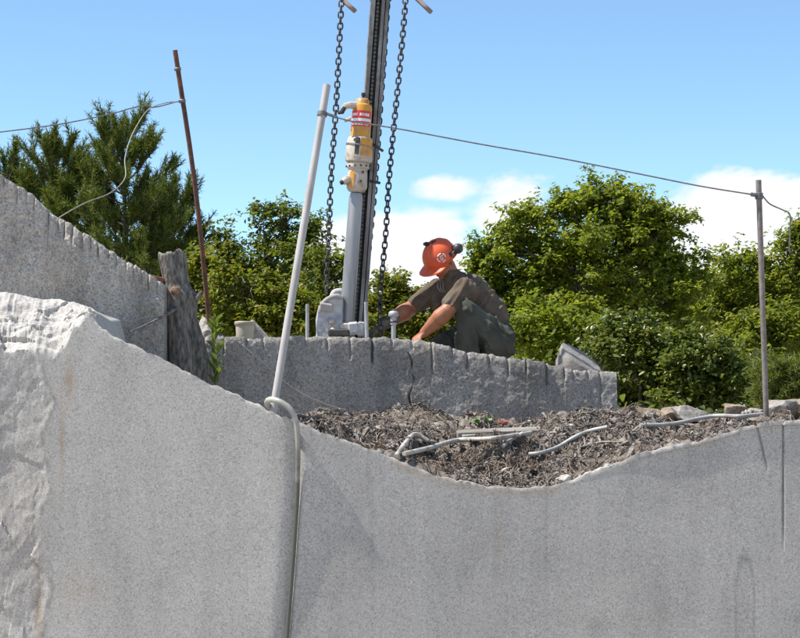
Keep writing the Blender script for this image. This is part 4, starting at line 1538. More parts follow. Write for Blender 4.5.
for (a_, b_) in ((332, 323), (333.5, 331)):
    mesh_obj('clamp_knob', *(lambda vf: (vf[0] - RB, vf[1]))(lathe(W(a_, b_, 13.84), (0, -1, 0.1), [(0, 0.02), (0.0, 0.024), (0.05, 0.024), (0.065, 0.014)], 10)), M['cream'], rig, True)
tag(rig, 'tall quarry rock drill with grey mast and yellow motor standing on the ledge', 'rock drill')

# stakes and the wedge bolt standing in the drill holes
for (x0, y0, x1, y1, rad, lab) in ((307.5, 304, 307, 345, 0.0125, 'thin grey steel stub standing upright next to the dusty hood of the drill'), (366, 302, 367.5, 345, 0.014, 'thin grey steel stub standing between the drill clamp and the gloved hand')):
    t0, t1 = W(x0, y0, 13.75), W(x1, y1, 13.75)
    t1[2] = bench_z(t1[0]) - 0.01
    o = mesh_obj('steel_stub', *tube(np.linspace(t1, t0, 5) - t1, rad, 10), M['steel'], None, True)
    sharp(o, 50)
    o.location = tuple(t1)
    tag(o, lab, 'steel stub')
t1 = W(393.5, 345, 13.74)
t1[2] = bench_z(t1[0]) - 0.01
hz = W(393.5, 312, 13.74)[2] - t1[2]
eb = empty('wedge_bolt', t1)
o = mesh_obj('shank', *lathe((0, 0, 0), (0, 0, 1), [(0, 0.016), (hz - 0.09, 0.016), (hz - 0.088, 0.022), (hz - 0.03, 0.022)], 12), M['steel'], eb, True)
sharp(o, 40)
o = mesh_obj('nut', *lathe((0, 0, hz - 0.032), (0.05, 0, 1), [(0, 0.02), (0.0, 0.033), (0.006, 0.036), (0.026, 0.036), (0.036, 0.028), (0.04, 0.012)], 6 * 3), M['steel'], eb, True)
sharp(o, 40)
o = mesh_obj('band', *lathe((0, 0, hz - 0.075), (0, 0, 1), [(0, 0.02), (0.0, 0.025), (0.012, 0.025), (0.012, 0.02)], 12), M['grease'], eb, True)
tag(eb, 'thick steel bolt with a wide nut standing in front of the gloved forearm', 'bolt')

# ------------------------------------------------------------------ chains, link by link
def link_mesh(p, w, d, seg=12, sides=6):
    pts = []
    hl, rr = (p + d) / 2 - (w - d) / 2, (w - d) / 2
    for a_ in np.linspace(0, math.pi, seg // 2):
        pts.append([rr * math.cos(a_), 0, hl + rr * math.sin(a_)])
    for a_ in np.linspace(math.pi, 2 * math.pi, seg // 2):
        pts.append([rr * math.cos(a_), 0, -hl + rr * math.sin(a_)])
    pts = np.array(pts)
    n = len(pts)
    vs, f = [], []
    for i in range(n):
        t = pts[(i + 1) % n] - pts[i - 1]
        t /= np.linalg.norm(t)
        nrm = np.cross(t, [0, 1.0, 0])
        for j in range(sides):
            a_ = 2 * math.pi * j / sides
            vs.append(pts[i] + d / 2 * (nrm * math.cos(a_) + np.array([0, 1.0, 0]) * math.sin(a_)))
    for i in range(n):
        for j in range(sides):
            i2, j2 = (i + 1) % n, (j + 1) % sides
            f.append((i * sides + j, i * sides + j2, i2 * sides + j2, i2 * sides + j))
    me = bpy.data.meshes.new('link')
    me.from_pydata([tuple(a_) for a_ in vs], [], f)
    me.materials.append(M['chain'])
    me.polygons.foreach_set('use_smooth', np.ones(len(f), bool))
    return me


LINK = link_mesh(0.0425, 0.047, 0.0125)


def chain(pts, roll0, label, tw=0.02, hook=None):
    s = spline(pts, 400)
    seg = np.linalg.norm(np.diff(s, axis=0), axis=1)
    cum = np.concatenate([[0], np.cumsum(seg)])
    n = int(cum[-1] / 0.0425)
    e = empty('chain', s[0])
    rr = random.Random(len(label))
    for i in range(n):
        d_ = (i + 0.5) * 0.0425
        p_ = np.array([np.interp(d_, cum, s[:, k]) for k in range(3)])
        q_ = np.array([np.interp(min(d_ + 0.01, cum[-1]), cum, s[:, k]) for k in range(3)])
        t = Vector(q_ - p_).normalized() if np.linalg.norm(q_ - p_) > 1e-6 else Vector((0, 0, -1))
        o = bpy.data.objects.new('link', LINK)
        COL.objects.link(o)
        o.parent = e
        o.location = tuple(p_ - s[0])
        xa = Vector((1, 0, 0)) - t * t.x
        xa.normalize()
        ya = t.cross(xa)
        qz = Matrix((xa, ya, t)).transposed().to_quaternion()
        roll = roll0 + tw * i + (math.pi / 2 if i % 2 else 0) + rr.uniform(-0.12, 0.12)
        o.rotation_mode = 'QUATERNION'
        from mathutils import Quaternion
        o.rotation_quaternion = qz @ Quaternion((0, 0, 1), roll)
    return tag(e, label, 'chain')


chain([W(342, -10, 14.02), W(340.5, 20, 13.98), W(338, 70, 13.98), W(335.5, 115, 13.98), W(331.5, 170, 13.98), W(329, 225, 13.98), W(327, 268, 13.98), W(326, 299, 13.98)], 0.1, 'dark steel chain hanging between the pale pole and the drill mast', 0.004)
chain([W(406, -12, 14.02), W(404, 20, 13.95), W(399, 75, 13.95), W(394, 125, 13.95), W(389, 180, 13.95), W(386, 230, 13.95), W(382, 275, 13.95), W(380, 305, 13.95), W(381.5, 345, 13.95)], 0.12, 'dark steel chain hanging from the mast head down in front of the gloved arm', 0.006)
chain([W(389, -14, 14.2), W(384, 60, 14.2), W(379.5, 120, 14.2), W(374.5, 190, 14.2), W(369.5, 240, 14.2), W(367.5, 262, 14.2)], 0.9, 'dark steel chain half hidden close behind the drill mast', 0.015)

# ------------------------------------------------------------------ the man
def capsule(p0, p1, r0, r1, seg=14, ring=5, flat=None):
    """tapered, round-ended limb; flat=(scale, direction) squashes the section along a direction"""
    p0, p1 = np.asarray(p0, float), np.asarray(p1, float)
    d = p1 - p0
    ln = np.linalg.norm(d)
    prof = []
    for a_ in np.linspace(-math.pi / 2, 0, ring):
        prof.append((r0 * math.sin(a_), max(r0 * math.cos(a_), 1e-4)))
    for a_ in np.linspace(0, math.pi / 2, ring):
        prof.append((ln + r1 * math.sin(a_), max(r1 * math.cos(a_), 1e-4)))
    v, f = lathe(p0, d if ln > 1e-6 else (0, 0, 1), prof, seg)
    if flat:
        s_, dr = flat
        dr = np.asarray(dr, float) / np.linalg.norm(dr)
        ax = p0 + np.outer((v - p0) @ (d / max(ln, 1e-6)), d / max(ln, 1e-6))
        off = (v - ax) @ dr
        v = v + np.outer(off * (s_ - 1), dr)
    return v, f


def ellipsoid(c, R, rad, seg=18, ring=12):
    th = np.linspace(0, math.pi, ring)
    v, f = lathe((0, 0, 0), (0, 0, 1), [(-math.cos(a_), max(math.sin(a_), 1e-4)) for a_ in th], seg)
    return (v * np.asarray(rad)) @ np.asarray(R).T + np.asarray(c), f


def union(name, prims, voxel, mat, parent, off, smooth_it=4, folds=None, fac=0.5):
    mb = MB()
    for v, f in prims:
        mb.add(v, f)
    v = np.concatenate(mb.v) - off
    me = bpy.data.meshes.new('tmp')
    me.from_pydata([tuple(a_) for a_ in v], [], mb.f)
    tmp = bpy.data.objects.new('tmp', me)
    COL.objects.link(tmp)
    md_ = tmp.modifiers.new('r', 'REMESH')
    md_.mode = 'VOXEL'
    md_.voxel_size = voxel
    ms = tmp.modifiers.new('s', 'SMOOTH')
    ms.factor = fac
    ms.iterations = smooth_it
    dg = bpy.context.evaluated_depsgraph_get()
    me2 = bpy.data.meshes.new_from_object(tmp.evaluated_get(dg))
    me2.name = name
    bpy.data.objects.remove(tmp)
    bpy.data.meshes.remove(me)
    if folds:
        n = len(me2.vertices)
        co = np.empty(n * 3)
        no = np.empty(n * 3)
        me2.vertices.foreach_get('co', co)
        me2.vertices.foreach_get('normal', no)
        co, no = co.reshape(-1, 3), no.reshape(-1, 3)
        co = co + no * folds(co)[:, None]
        me2.vertices.foreach_set('co', co.ravel())
        me2.update()
    me2.materials.clear()
    me2.materials.append(mat)
    me2.polygons.foreach_set('use_smooth', np.ones(len(me2.polygons), bool))
    o = bpy.data.objects.new(name, me2)
    COL.objects.link(o)
    o.parent = parent
    return o


CY = 14.10
pbase_ = W(480, 352, CY)
pbase_[2] = bench_z(pbase_[0])
man = empty('person', pbase_)
PB = pbase_
FZ = PB[2]
pelvis = W(493, 338, CY)
spine = W(489, 319, CY)
chest = W(469, 297, CY - 0.01)
neck = W(453, 279, CY - 0.03)
shL, shR = W(464, 290, CY - 0.19), W(438, 289, CY + 0.15)
elL, elR = W(447, 311, CY - 0.28), W(411, 308, CY + 0.13)
wrL, wrR = W(424, 333, CY - 0.22), W(384, 325, CY + 0.0)
hipL, hipR = W(495, 340, CY - 0.10), W(489, 332, CY + 0.10)
knL = W(466, 309, CY - 0.24)
anL = W(468, 362, CY - 0.16)
anL[2] = FZ + 0.09
knR = W(437, 348, CY + 0.12)
anR = W(487, 362, CY + 0.14)
anR[2] = FZ + 0.07
fwd = np.array([-0.56, -0.56, -0.60])
fwd /= np.linalg.norm(fwd)
upv = np.array([-0.34, -0.36, 0.86])
upv = upv - fwd * np.dot(upv, fwd)
upv /= np.linalg.norm(upv)
sid = np.cross(upv, fwd)                      # the man's left
HR = np.stack([sid, fwd, upv], axis=1)
hc = W(441.5, 260.5, CY - 0.07)


def HL(a_, b_, c_):
    return hc + HR @ np.array([a_, b_, c_])


def finger(root, dirs, lens, r0):
    pr, p_ = [], np.asarray(root, float)
    for i, (d_, l_) in enumerate(zip(dirs, lens)):
        d_ = np.asarray(d_, float)
        d_ = d_ / np.linalg.norm(d_)
        q_ = p_ + d_ * l_
        pr.append(capsule(p_, q_, r0 * (1 - 0.08 * i), r0 * (0.92 - 0.1 * i), 8, 4))
        p_ = q_
    return pr


def hand(wr, d, nrm, spread_dir, grip=0.4, g=1.0):
    """palm + four unequal fingers + thumb; d = towards the knuckles, nrm = back of the hand"""
    d = np.asarray(d, float) / np.linalg.norm(d)
    nrm = np.asarray(nrm, float)
    nrm = nrm - d * np.dot(nrm, d)
    nrm /= np.linalg.norm(nrm)
    s = np.cross(nrm, d)
    if np.dot(s, spread_dir) < 0:
        s = -s                                 # s points to the thumb side
    pr = []
    for k in (-1.5, -0.5, 0.5, 1.5):
        pr.append(capsule(wr + s * 0.012 * k, wr + d * 0.088 + s * 0.020 * k, 0.019 * g, 0.0135 * g, 10, 4))
    ls = {1.5: 0.95, 0.5: 1.05, -0.5: 1.0, -1.5: 0.8}
    for k in (-1.5, -0.5, 0.5, 1.5):
        root = wr + d * 0.09 + s * 0.0205 * k
        d1 = d + s * 0.06 * k - nrm * (0.25 + grip * 0.4)
        d2 = d * 0.8 - nrm * (0.5 + grip * 1.1)
        d3 = d * 0.35 - nrm * (0.6 + grip * 1.3)
        pr += finger(root, (d1, d2, d3), (0.043 * ls[k], 0.028 * ls[k], 0.022 * ls[k]), 0.0092 * g)
    root = wr + d * 0.028 + s * 0.028
    pr += finger(root, (d * 0.7 + s * 0.75 - nrm * 0.3, d * 0.9 + s * 0.25 - nrm * 0.45, d + s * 0.0 - nrm * 0.5), (0.042, 0.032, 0.026), 0.0115 * g)
    return pr


hLd = np.array([-0.75, 0.12, -0.55])
hRd = np.array([-0.80, -0.10, -0.50])
handL = hand(wrL, hLd, (-0.4, -0.35, 0.8), (0.3, -1, 0), 0.5)
handR = hand(wrR, hRd, (-0.35, -0.3, 0.85), (0.2, 1, 0), 0.75)
skin = []
skin += [ellipsoid(HL(0, 0.0, 0.015), HR, (0.074, 0.095, 0.112)), ellipsoid(HL(0, 0.035, -0.055), HR, (0.052, 0.058, 0.062)),
         capsule(HL(0, -0.03, -0.06), neck, 0.056, 0.060), capsule(HL(0, 0.088, 0.01), HL(0, 0.112, -0.025), 0.009, 0.015), ellipsoid(HL(0, 0.088, -0.058), HR, (0.026, 0.014, 0.007)),
         ellipsoid(HL(0, 0.088, -0.072), HR, (0.022, 0.013, 0.008)), ellipsoid(HL(0, 0.075, -0.1), HR, (0.022, 0.02, 0.016))]
for s_ in (-1, 1):
    skin += [ellipsoid(HL(s_ * 0.078, -0.012, -0.015), HR, (0.010, 0.020, 0.033)), ellipsoid(HL(s_ * 0.036, 0.082, 0.028), HR, (0.024, 0.014, 0.008)), ellipsoid(HL(s_ * 0.042, 0.062, -0.025), HR, (0.024, 0.025, 0.022))]
skin += [capsule(neck, chest, 0.072, 0.11), capsule(chest, spine, 0.118, 0.118), capsule(spine, pelvis, 0.118, 0.12)]
for a_, b_, c_, d_ in ((shL, elL, wrL, -1), (shR, elR, wrR, 1)):
    m_ = b_ + (c_ - b_) * 0.28
    skin += [capsule(chest, a_, 0.1, 0.07), capsule(a_, b_, 0.068, 0.055), capsule(b_, m_, 0.055, 0.064), capsule(m_, c_, 0.063, 0.035, flat=(0.85, (0, 1, 0.2)))]
for a_, b_, c_ in ((hipL, knL, anL), (hipR, knR, anR)):
    skin += [capsule(a_, b_, 0.095, 0.06), capsule(b_, c_, 0.058, 0.042)]
skin += handL + handR
for an_, di in ((anL, np.array([-0.93, -0.3, 0.0])), (anR, np.array([0.8, 0.0, -0.25]))):
    q_ = an_ + di * 0.17
    q_[2] = FZ + 0.035
    skin += [capsule(an_ + [0, 0, -0.02], q_, 0.04, 0.03)]
body_o = union('body', skin, 0.0065, M['skin'], man, PB, 3)
for s_ in (-1, 1):
    mesh_obj('eye', *(lambda vf: (vf[0] - PB, vf[1]))(ellipsoid(HL(s_ * 0.033, 0.083, 0.008), HR, (0.013, 0.011, 0.009), 10, 7)), M['eye'], man, True)


def shirt_folds(co):
    w = co + PB
    a_ = fbm(w * [9, 9, 9], 3, 81) * 0.006
    ax = np.array([0.75, 0.25, -0.6])
    u = w @ (ax / np.linalg.norm(ax))
    t = fbm(np.stack([u * 16, w[:, 1] * 5, 0 * u], 1), 3, 83)
    return a_ + 0.016 * (1 - np.abs(t)) ** 5 - 0.003


sl = shL + (elL - shL) * 0.72
sr = shR + (elR - shR) * 0.78
shirt = [capsule(neck + (chest - neck) * 0.02, chest, 0.084, 0.128), capsule(W(457, 279, CY - 0.02), shL, 0.07, 0.08), capsule(chest, spine, 0.134, 0.136), capsule(spine, pelvis + [0.01, 0, 0.03], 0.136, 0.138), capsule(chest, shL, 0.115, 0.085), capsule(chest, shR, 0.115, 0.085),
         capsule(shL, sl, 0.080, 0.066), capsule(shR, sr, 0.082, 0.074), capsule(W(472, 289, CY), W(494, 316, CY), 0.11, 0.115), capsule(shR, W(440, 305, CY + 0.05), 0.07, 0.055)]
union('shirt', shirt, 0.008, M['shirt'], man, PB, 5, shirt_folds)


def trouser_folds(co):
    w = co + PB
    a_ = fbm(w * 8, 3, 85) * 0.007
    u = w[:, 0] * 0.6 + w[:, 2] * 0.8
    t = fbm(np.stack([u * 11, w[:, 0] * 9, w[:, 1] * 6], 1), 3, 87)
    return a_ + 0.024 * (1 - np.abs(t)) ** 4 - 0.006


tr = []
for a_, b_, c_ in ((hipL, knL, anL), (hipR, knR, anR)):
    tr += [capsule(a_, b_, 0.128, 0.082), capsule(b_, c_ + (b_ - c_) * 0.05, 0.080, 0.078)]
tr += [capsule(hipL, hipR, 0.140, 0.140), capsule(pelvis + [0.0, 0, 0.03], pelvis + [0.02, 0, -0.06], 0.145, 0.14)]
tr += [capsule(knL + (hipL - knL) * 0.5 + [0.0, 0, -0.06], anL + [0.05, 0.03, 0.16], 0.062, 0.06)]
union('trousers', tr, 0.008, M['trousers'], man, PB, 5, trouser_folds)
for an_, di in ((anL, np.array([-0.93, -0.3, 0.0])), (anR, np.array([0.8, 0.0, -0.25]))):
    q_ = an_ + di * 0.18
    q_[2] = FZ + 0.042
    h_ = an_ - di * 0.045
    h_[2] = FZ + 0.045
    if di[0] > 0:
        bt = [capsule(an_, q_, 0.055, 0.042), capsule(an_ + [-0.05, 0, 0.01], an_, 0.055, 0.055)]
    else:
        bt = [capsule(h_, q_, 0.046, 0.042), capsule(h_ + [0, 0, 0.03], an_ + [0, 0, 0.06], 0.052, 0.056), capsule(an_ + [0, 0, -0.01], h_ * 0.4 + q_ * 0.6 + [0, 0, 0.01], 0.05, 0.042)]
    union('boot', bt, 0.007, M['boot'], man, PB, 3)
# glove on the far hand, with its long cuff
gl = hand(wrR, hRd, (-0.35, -0.3, 0.85), (0.2, 1, 0), 0.75, 1.22)
cf = wrR + (elR - wrR) * 0.42
gl += [capsule(wrR, cf, 0.040, 0.049)]
union('glove', gl, 0.006, M['glove'], man, PB, 2)
# neck band of the shirt: pale ribs
for k in range(3):
    c0 = W(437.5 + 2.6 * k, 283, CY - 0.115)
    pts = np.array([c0 + [0.0, 0.0, 0.02], W(438.0 + 2.6 * k, 287.5, CY - 0.135), W(439.5 + 2.4 * k, 290, CY - 0.14), W(441 + 2.3 * k, 292.5, CY - 0.142)])
    mesh_obj('neck_rib', *tube(spline(pts, 8) - PB, 0.0045, 6), nmat('pale_rib', (0.17, 0.15, 0.13), (0.25, 0.22, 0.19), scale=40, rough=0.9), man, True)

# helmet
hat = empty('helmet', (0, 0, 0))
hat.parent = man
hcen = hc + upv * 0.035
na, nb_ = 64, 26
vs = []
for i in range(nb_):
    ph = (i / (nb_ - 4)) * 1.72 if i < nb_ - 3 else 1.72
    for j in range(na):
        a_ = 2 * math.pi * j / na
        fx, fs = math.cos(a_), math.sin(a_)     # fx: forward, fs: to the man's left
        R_f, R_s, R_u = 0.136, 0.116, 0.128
        s_, c_ = math.sin(ph), math.cos(ph)
        ridge = 1 + 0.035 * sum(math.exp(-((fs * s_ * 0.116 - o_) / 0.010) ** 2) for o_ in (-0.035, 0.0, 0.035)) * (1 if ph < 1.25 else 0) * smooth01(np.array([(1.25 - ph) * 5]))[0]
        p_ = np.array([fs * s_ * R_s, fx * s_ * R_f, c_ * R_u]) * ridge
        if i >= nb_ - 3:
            k = i - (nb_ - 4)
            pk = smooth01(np.array([(fx - 0.35) / 0.5]))[0]
            outw = (0.010 + 0.052 * pk) * k / 3.0
            p_ = p_ + np.array([fs, fx, 0]) * outw + np.array([0, 0, -0.018 * pk * k / 3.0 - 0.004 * k / 3])
        vs.append(hcen + HR @ p_)
ff = []
for i in range(nb_ - 1):
    for j in range(na):
        k = (j + 1) % na
        ff.append((i * na + j, (i + 1) * na + j, (i + 1) * na + k, i * na + k))
vs = np.array(vs)
shell = mesh_obj('shell', vs - PB, ff, M['helmet'], hat, True)
sd = shell.modifiers.new('thick', 'SOLIDIFY')
sd.thickness = 0.004
sd.offset = -1
sharp(shell, 55)


def on_shell(px, py):
    """nearest camera-facing shell point to a photo pixel, with its normal"""
    best, bd = None, 1e9
    for i in range(len(vs)):
        rel = HR.T @ (vs[i] - hcen)
        n_ = HR @ (rel / np.array([0.116, 0.136, 0.128]) ** 2)
        n_ /= np.linalg.norm(n_)
        if np.dot(n_, vs[i] - np.array([0, 0, EYE])) > 0:
            continue
        x_, y_ = PX(vs[i])
        dd_ = (x_ - px) ** 2 + (y_ - py) ** 2
        if dd_ < bd:
            best, bd = (vs[i], n_), dd_
    return best


ep, en = on_shell(441, 258)
XA = axes(en, (1, 0, 0))
mb = MB()
for a0, a1 in ((0.2, 1.25), (1.75, 2.8), (3.3, 4.4), (4.85, 5.9)):
    th = np.linspace(a0, a1, 7)
    mb.add(*tube([ep + en * 0.0025 + XA @ np.array([0.030 * math.cos(t), 0.030 * math.sin(t), -0.0035]) - PB for t in th], 0.0042, 5))
for (x0, y0, x1, y1) in ((-0.012, 0.012, 0.008, 0.014), (-0.012, 0.012, -0.010, 0.0), (-0.010, 0.001, 0.010, -0.002), (0.010, -0.002, 0.007, -0.014), (0.007, -0.014, -0.012, -0.013)):
    mb.add(*tube([ep + en * 0.002 + XA @ np.array([x0, y0, 0]) - PB, ep + en * 0.002 + XA @ np.array([x1, y1, 0]) - PB], 0.0034, 5))
mb.build('emblem', M['white'], hat)
# slots / brackets
for px_, py_, hx, hy in ((433.5, 242, 0.020, 0.009), (450.5, 255, 0.012, 0.020)):
    q_, n_ = on_shell(px_, py_)
    mesh_obj('bracket', *(lambda vf: (vf[0] - PB, vf[1]))(box(q_, (hx, hy, 0.008), axes(n_, (1, 0, 0.4)), 0.2)), M['black'], hat)
mt = hcen + HR @ np.array([-0.03, 0.03, 0.128])
mesh_obj('visor_mount', *(lambda vf: (vf[0] - PB, vf[1]))(ellipsoid(mt, np.eye(3), (0.028, 0.04, 0.016))), M['black'], hat, True)
# ear defenders flipped back
ec = W(458.0, 248.5, CY - 0.14)
cup, cf_ = lathe(ec, (0.55, -0.75, 0.1), [(-0.035, 0.012), (-0.035, 0.030), (-0.02, 0.036), (0.0, 0.038), (0.018, 0.034), (0.03, 0.022), (0.033, 0.005)], 18)
mesh_obj('ear_muff', cup - PB, cf_, nmat('muff_plastic', (0.035, 0.035, 0.038), (0.07, 0.07, 0.075), scale=20, rough=0.45), hat, True)
mesh_obj('ear_muff_arm', *(lambda vf: (vf[0] - PB, vf[1]))(tube([on_shell(450.0, 256)[0], W(453.5, 252, CY - 0.155), W(457, 248.5, CY - 0.14)], 0.008, 6)), M['wire'], hat, True)
ec2 = HL(-0.125, -0.06, 0.06)
cup, cf_ = lathe(ec2, -sid, [(-0.02, 0.012), (-0.02, 0.030), (0.0, 0.038), (0.018, 0.034), (0.03, 0.02)], 16)
mesh_obj('ear_muff', cup - PB, cf_, M['black'], hat, True)
tag(man, 'man in orange helmet and grey t-shirt crouching and reaching forward on the ledge', 'person')

# ------------------------------------------------------------------ trees
LEAF6 = np.array([[0, 0, 0], [-0.42, 0.30, 0.10], [-0.36, 0.66, 0.06], [0, 1.0, -0.12], [0.36, 0.66, 0.06], [0.42, 0.30, 0.10]])
LEAFQ = np.array([[0, 3, 2, 1], [0, 5, 4, 3]])


def leaves_mesh(pos, nrm, size, r, aspect=0.55):
    n = len(pos)
    z = nrm / np.linalg.norm(nrm, axis=1)[:, None]
    a_ = r.normal(0, 1, (n, 3)) + [0, 0, -0.5]
    y = a_ - z * np.sum(a_ * z, 1)[:, None]
    y /= np.linalg.norm(y, axis=1)[:, None]
    x = np.cross(y, z)
    loc = LEAF6[None] * np.array([aspect * 1.2, 1, 1])
    v = pos[:, None, :] + size[:, None, None] * (loc[..., 0:1] * x[:, None, :] + loc[..., 1:2] * y[:, None, :] + loc[..., 2:3] * z[:, None, :])
    f = LEAFQ[None] + (np.arange(n) * 6)[:, None, None]
    return v.reshape(-1, 3), f.reshape(-1, 4)


def broad_tree(name, base_px, Y, blobs, n_clump, per, leaf, mat, seed, label, cat='tree', group=None, clump_r=0.26, limbs=14, trunk_r=0.07, bare=0.0):
    r = np.random.default_rng(seed)
    bp = W(base_px, 400, Y)
    bp[2] = float(terrace(bp[0], Y)) - 0.05
    e = empty(name, bp)
    s = Y / F
    area = np.array([b_[2] * b_[3] for b_ in blobs], float)
    pick = r.choice(len(blobs), n_clump, p=area / area.sum())
    cs, outs = [], []
    for k in pick:
        cx, cy, rx, ry = blobs[k][:4]
        d_ = r.normal(0, 1, 3)
        d_ /= np.linalg.norm(d_)
        rad = r.uniform(0.05, 1) ** 0.5 * (1.18 if r.uniform() < 0.12 else 0.97)
        rx, ry = (max(q_ - 0.6 * clump_r / s, 0.4 * q_) for q_ in (rx, ry))
        c_ = W(cx, cy, Y)
        off = np.array([d_[0] * rx * s, d_[1] * min(rx, ry * 1.3) * s, d_[2] * ry * s]) * rad
        cs.append(c_ + off)
        outs.append(off / (np.linalg.norm(off) + 1e-6))
    cs, outs = np.array(cs), np.array(outs)
    keep = cs[:, 2] > bp[2] + 0.15
    cs, outs = cs[keep], outs[keep]
    m = len(cs)
    cr = clump_r * r.uniform(0.55, 1.25, m)
    cnt = np.maximum((per * (cr / clump_r) ** 2 * r.uniform(0.6, 1.3, m)).astype(int), 6)
    ci = np.repeat(np.arange(m), cnt)
    n = len(ci)
    # every clump is a spray of twigs; leaves sit along the twigs
    ntw = 7
    tdir = r.normal(0, 1, (m, ntw, 3)) * [1.0, 1.0, 0.45] + outs[:, None, :] * 0.7 + [0, 0, 0.22]
    tdir /= np.linalg.norm(tdir, axis=2)[:, :, None]
    tlen = cr[:, None] * r.uniform(0.45, 1.35, (m, ntw))
    tw = r.integers(0, ntw, n)
    u = r.uniform(0.1, 1.0, n) ** 0.7
    td = tdir[ci, tw]
    pos = cs[ci] + td * (tlen[ci, tw] * u)[:, None] + r.normal(0, leaf * 0.38, (n, 3))
    nrm = np.array([0, 0, 0.7]) + td * 0.2 + np.array(to_sun) * 0.3 + r.normal(0, 0.5, (n, 3))
    size = leaf * r.uniform(0.45, 1.3, n)
    v, f = leaves_mesh(pos, nrm, size, r)
    o = mesh_obj('crown', v - bp, f, mat, e, False)
    o['kind'] = 'stuff'
    # trunk and limbs
    mb = MB()
    topz = np.percentile(cs[:, 2], 88)
    mid = cs.mean(0)
    tp = spline([[0, 0, 0], (np.array([mid[0], mid[1], bp[2] + (topz - bp[2]) * 0.5]) - bp) * [0.6, 0.6, 1], np.array([mid[0], mid[1], topz]) - bp], 14)
    mb.add(*tube(tp, np.linspace(trunk_r, trunk_r * 0.16, 14), 8))
    for i in range(limbs):
        c_ = cs[r.integers(m)] - bp
        k = int(np.clip((c_[2] / max(tp[-1][2], 0.1)) * 13 * 0.75, 1, 11))
        a_ = tp[k]
        if np.linalg.norm(c_ - a_) < 0.15:
            continue
        q_ = (a_ + c_) / 2 + [0, 0, 0.12 * np.linalg.norm(c_ - a_)] + r.normal(0, 0.06, 3)
        sp_ = spline([a_, q_, c_], 7)
        r0 = trunk_r * (0.42 - 0.025 * k)
        mb.add(*tube(sp_, np.linspace(max(r0, 0.012), 0.006, 7), 5))
        for t in range(3):
            c2 = cs[np.argsort(np.linalg.norm(cs - bp - c_, axis=1))[r.integers(1, min(8, m))]] - bp
            mb.add(*tube(spline([sp_[4], (sp_[4] + c2) / 2 + r.normal(0, 0.05, 3), c2], 5), np.linspace(0.010, 0.004, 5), 4))
    mb.build('trunk', M['trunk'], e, True)
    return tag(e, label, cat, group)


# the wood going on behind, one mass
r = np.random.default_rng(301)
n = 70000
fy = r.uniform(34, 40, n)
fpx = r.uniform(-420, 1320, n)
topy = 292 + 16 * fbm(np.stack([fpx / 45, fy, 0 * fpx], 1), 4, 44) + np.interp(fpx, [-420, -60, 180, 230, 330, 360, 480, 520, 640, 760, 860, 1320], [-90, -40, -20, 0, 6, 22, 22, -14, -18, -14, -60, -110])
fpy = topy + (415 - topy) * r.uniform(0, 1, n) ** 0.9
pos = np.array([W(a_, b_, c_) for a_, b_, c_ in zip(fpx, fpy, fy)])
cl_ = fbm(pos * 1.6, 3, 46)
pos = pos[cl_ > -0.18]
fo = np.array([0.0, 37.0, float(terrace(0, 37.0)) - 0.1])
v, f = leaves_mesh(pos, np.array([0, 0, 0.6]) + r.normal(0, 0.6, (len(pos), 3)), 0.16 * r.uniform(0.6, 1.3, len(pos)), r)
o = mesh_obj('distant_wood', v - fo, f, M['leaf_left'])
o.location = tuple(fo)
tag(o, 'continuous green wood filling the background behind the single trees', 'wood', None, 'stuff')

# knee-high undergrowth on the terrace
n = 20000
ux, uy = r.uniform(-9, 9, n), 18.2 + 14 * r.uniform(0, 1, n) ** 1.3
hgt = 0.12 + 0.55 * np.clip(fbm(np.stack([ux * 0.8, uy * 0.8, 0 * ux], 1), 3, 48) + 0.45, 0, 1.2)
pos = np.stack([ux, uy, terrace(ux, uy) + hgt * r.uniform(0, 1, n)], 1)
fo = np.array([0.0, 24.0, float(terrace(0, 24.0))])
v, f = leaves_mesh(pos, np.array([0, 0, 0.7]) + r.normal(0, 0.5, (n, 3)), 0.085 * r.uniform(0.5, 1.3, n), r)
o = mesh_obj('undergrowth', v - fo, f, M['leaf_low'])
o.location = tuple(fo)
tag(o, 'knee-high leafy undergrowth covering the terrace below the trees', 'undergrowth', None, 'stuff')

# back row first: fills the wood behind
broad_tree('broadleaf_tree', 640, 31, [(600, 330, 150, 90), (560, 300, 60, 60), (660, 300, 70, 60), (690, 350, 80, 60)], 420, 60, 0.115, M['leaf_big'], 101, 'dark broadleaf tree standing behind the tallest crown right of the man', clump_r=0.42)
broad_tree('broadleaf_tree', 770, 30, [(770, 345, 90, 70), (745, 310, 40, 40), (800, 320, 50, 60)], 300, 60, 0.11, M['leaf_right'], 102, 'dense tree filling the back behind the bare post', clump_r=0.40)
# the tall tree right of the man
broad_tree('broadleaf_tree', 596, 26, [(600, 242, 88, 52), (612, 205, 50, 32), (580, 206, 40, 24), (640, 216, 38, 30), (505, 240, 30, 36), (530, 220, 28, 26), (606, 194, 26, 18), (530, 260, 60, 40), (645, 250, 45, 35), (690, 275, 32, 24), (668, 225, 24, 20), (700, 262, 14, 10), (520, 300, 46, 50), (590, 300, 90, 60), (660, 305, 62, 45)],
           440, 150, 0.066, M['leaf_big'], 103, 'tallest broad-leaved tree with wide open crown right of the man', clump_r=0.31, limbs=46, trunk_r=0.10)
broad_tree('broadleaf_tree', 766, 27, [(750, 292, 46, 42), (775, 275, 36, 30), (738, 268, 26, 20), (795, 254, 24, 30), (803, 232, 16, 18), (765, 262, 20, 16), (790, 320, 50, 40), (715, 310, 30, 34), (830, 290, 50, 60)],
           240, 115, 0.067, M['leaf_right'], 104, 'lighter green tree whose top shows beside the bare post', clump_r=0.30, limbs=26, trunk_r=0.07)
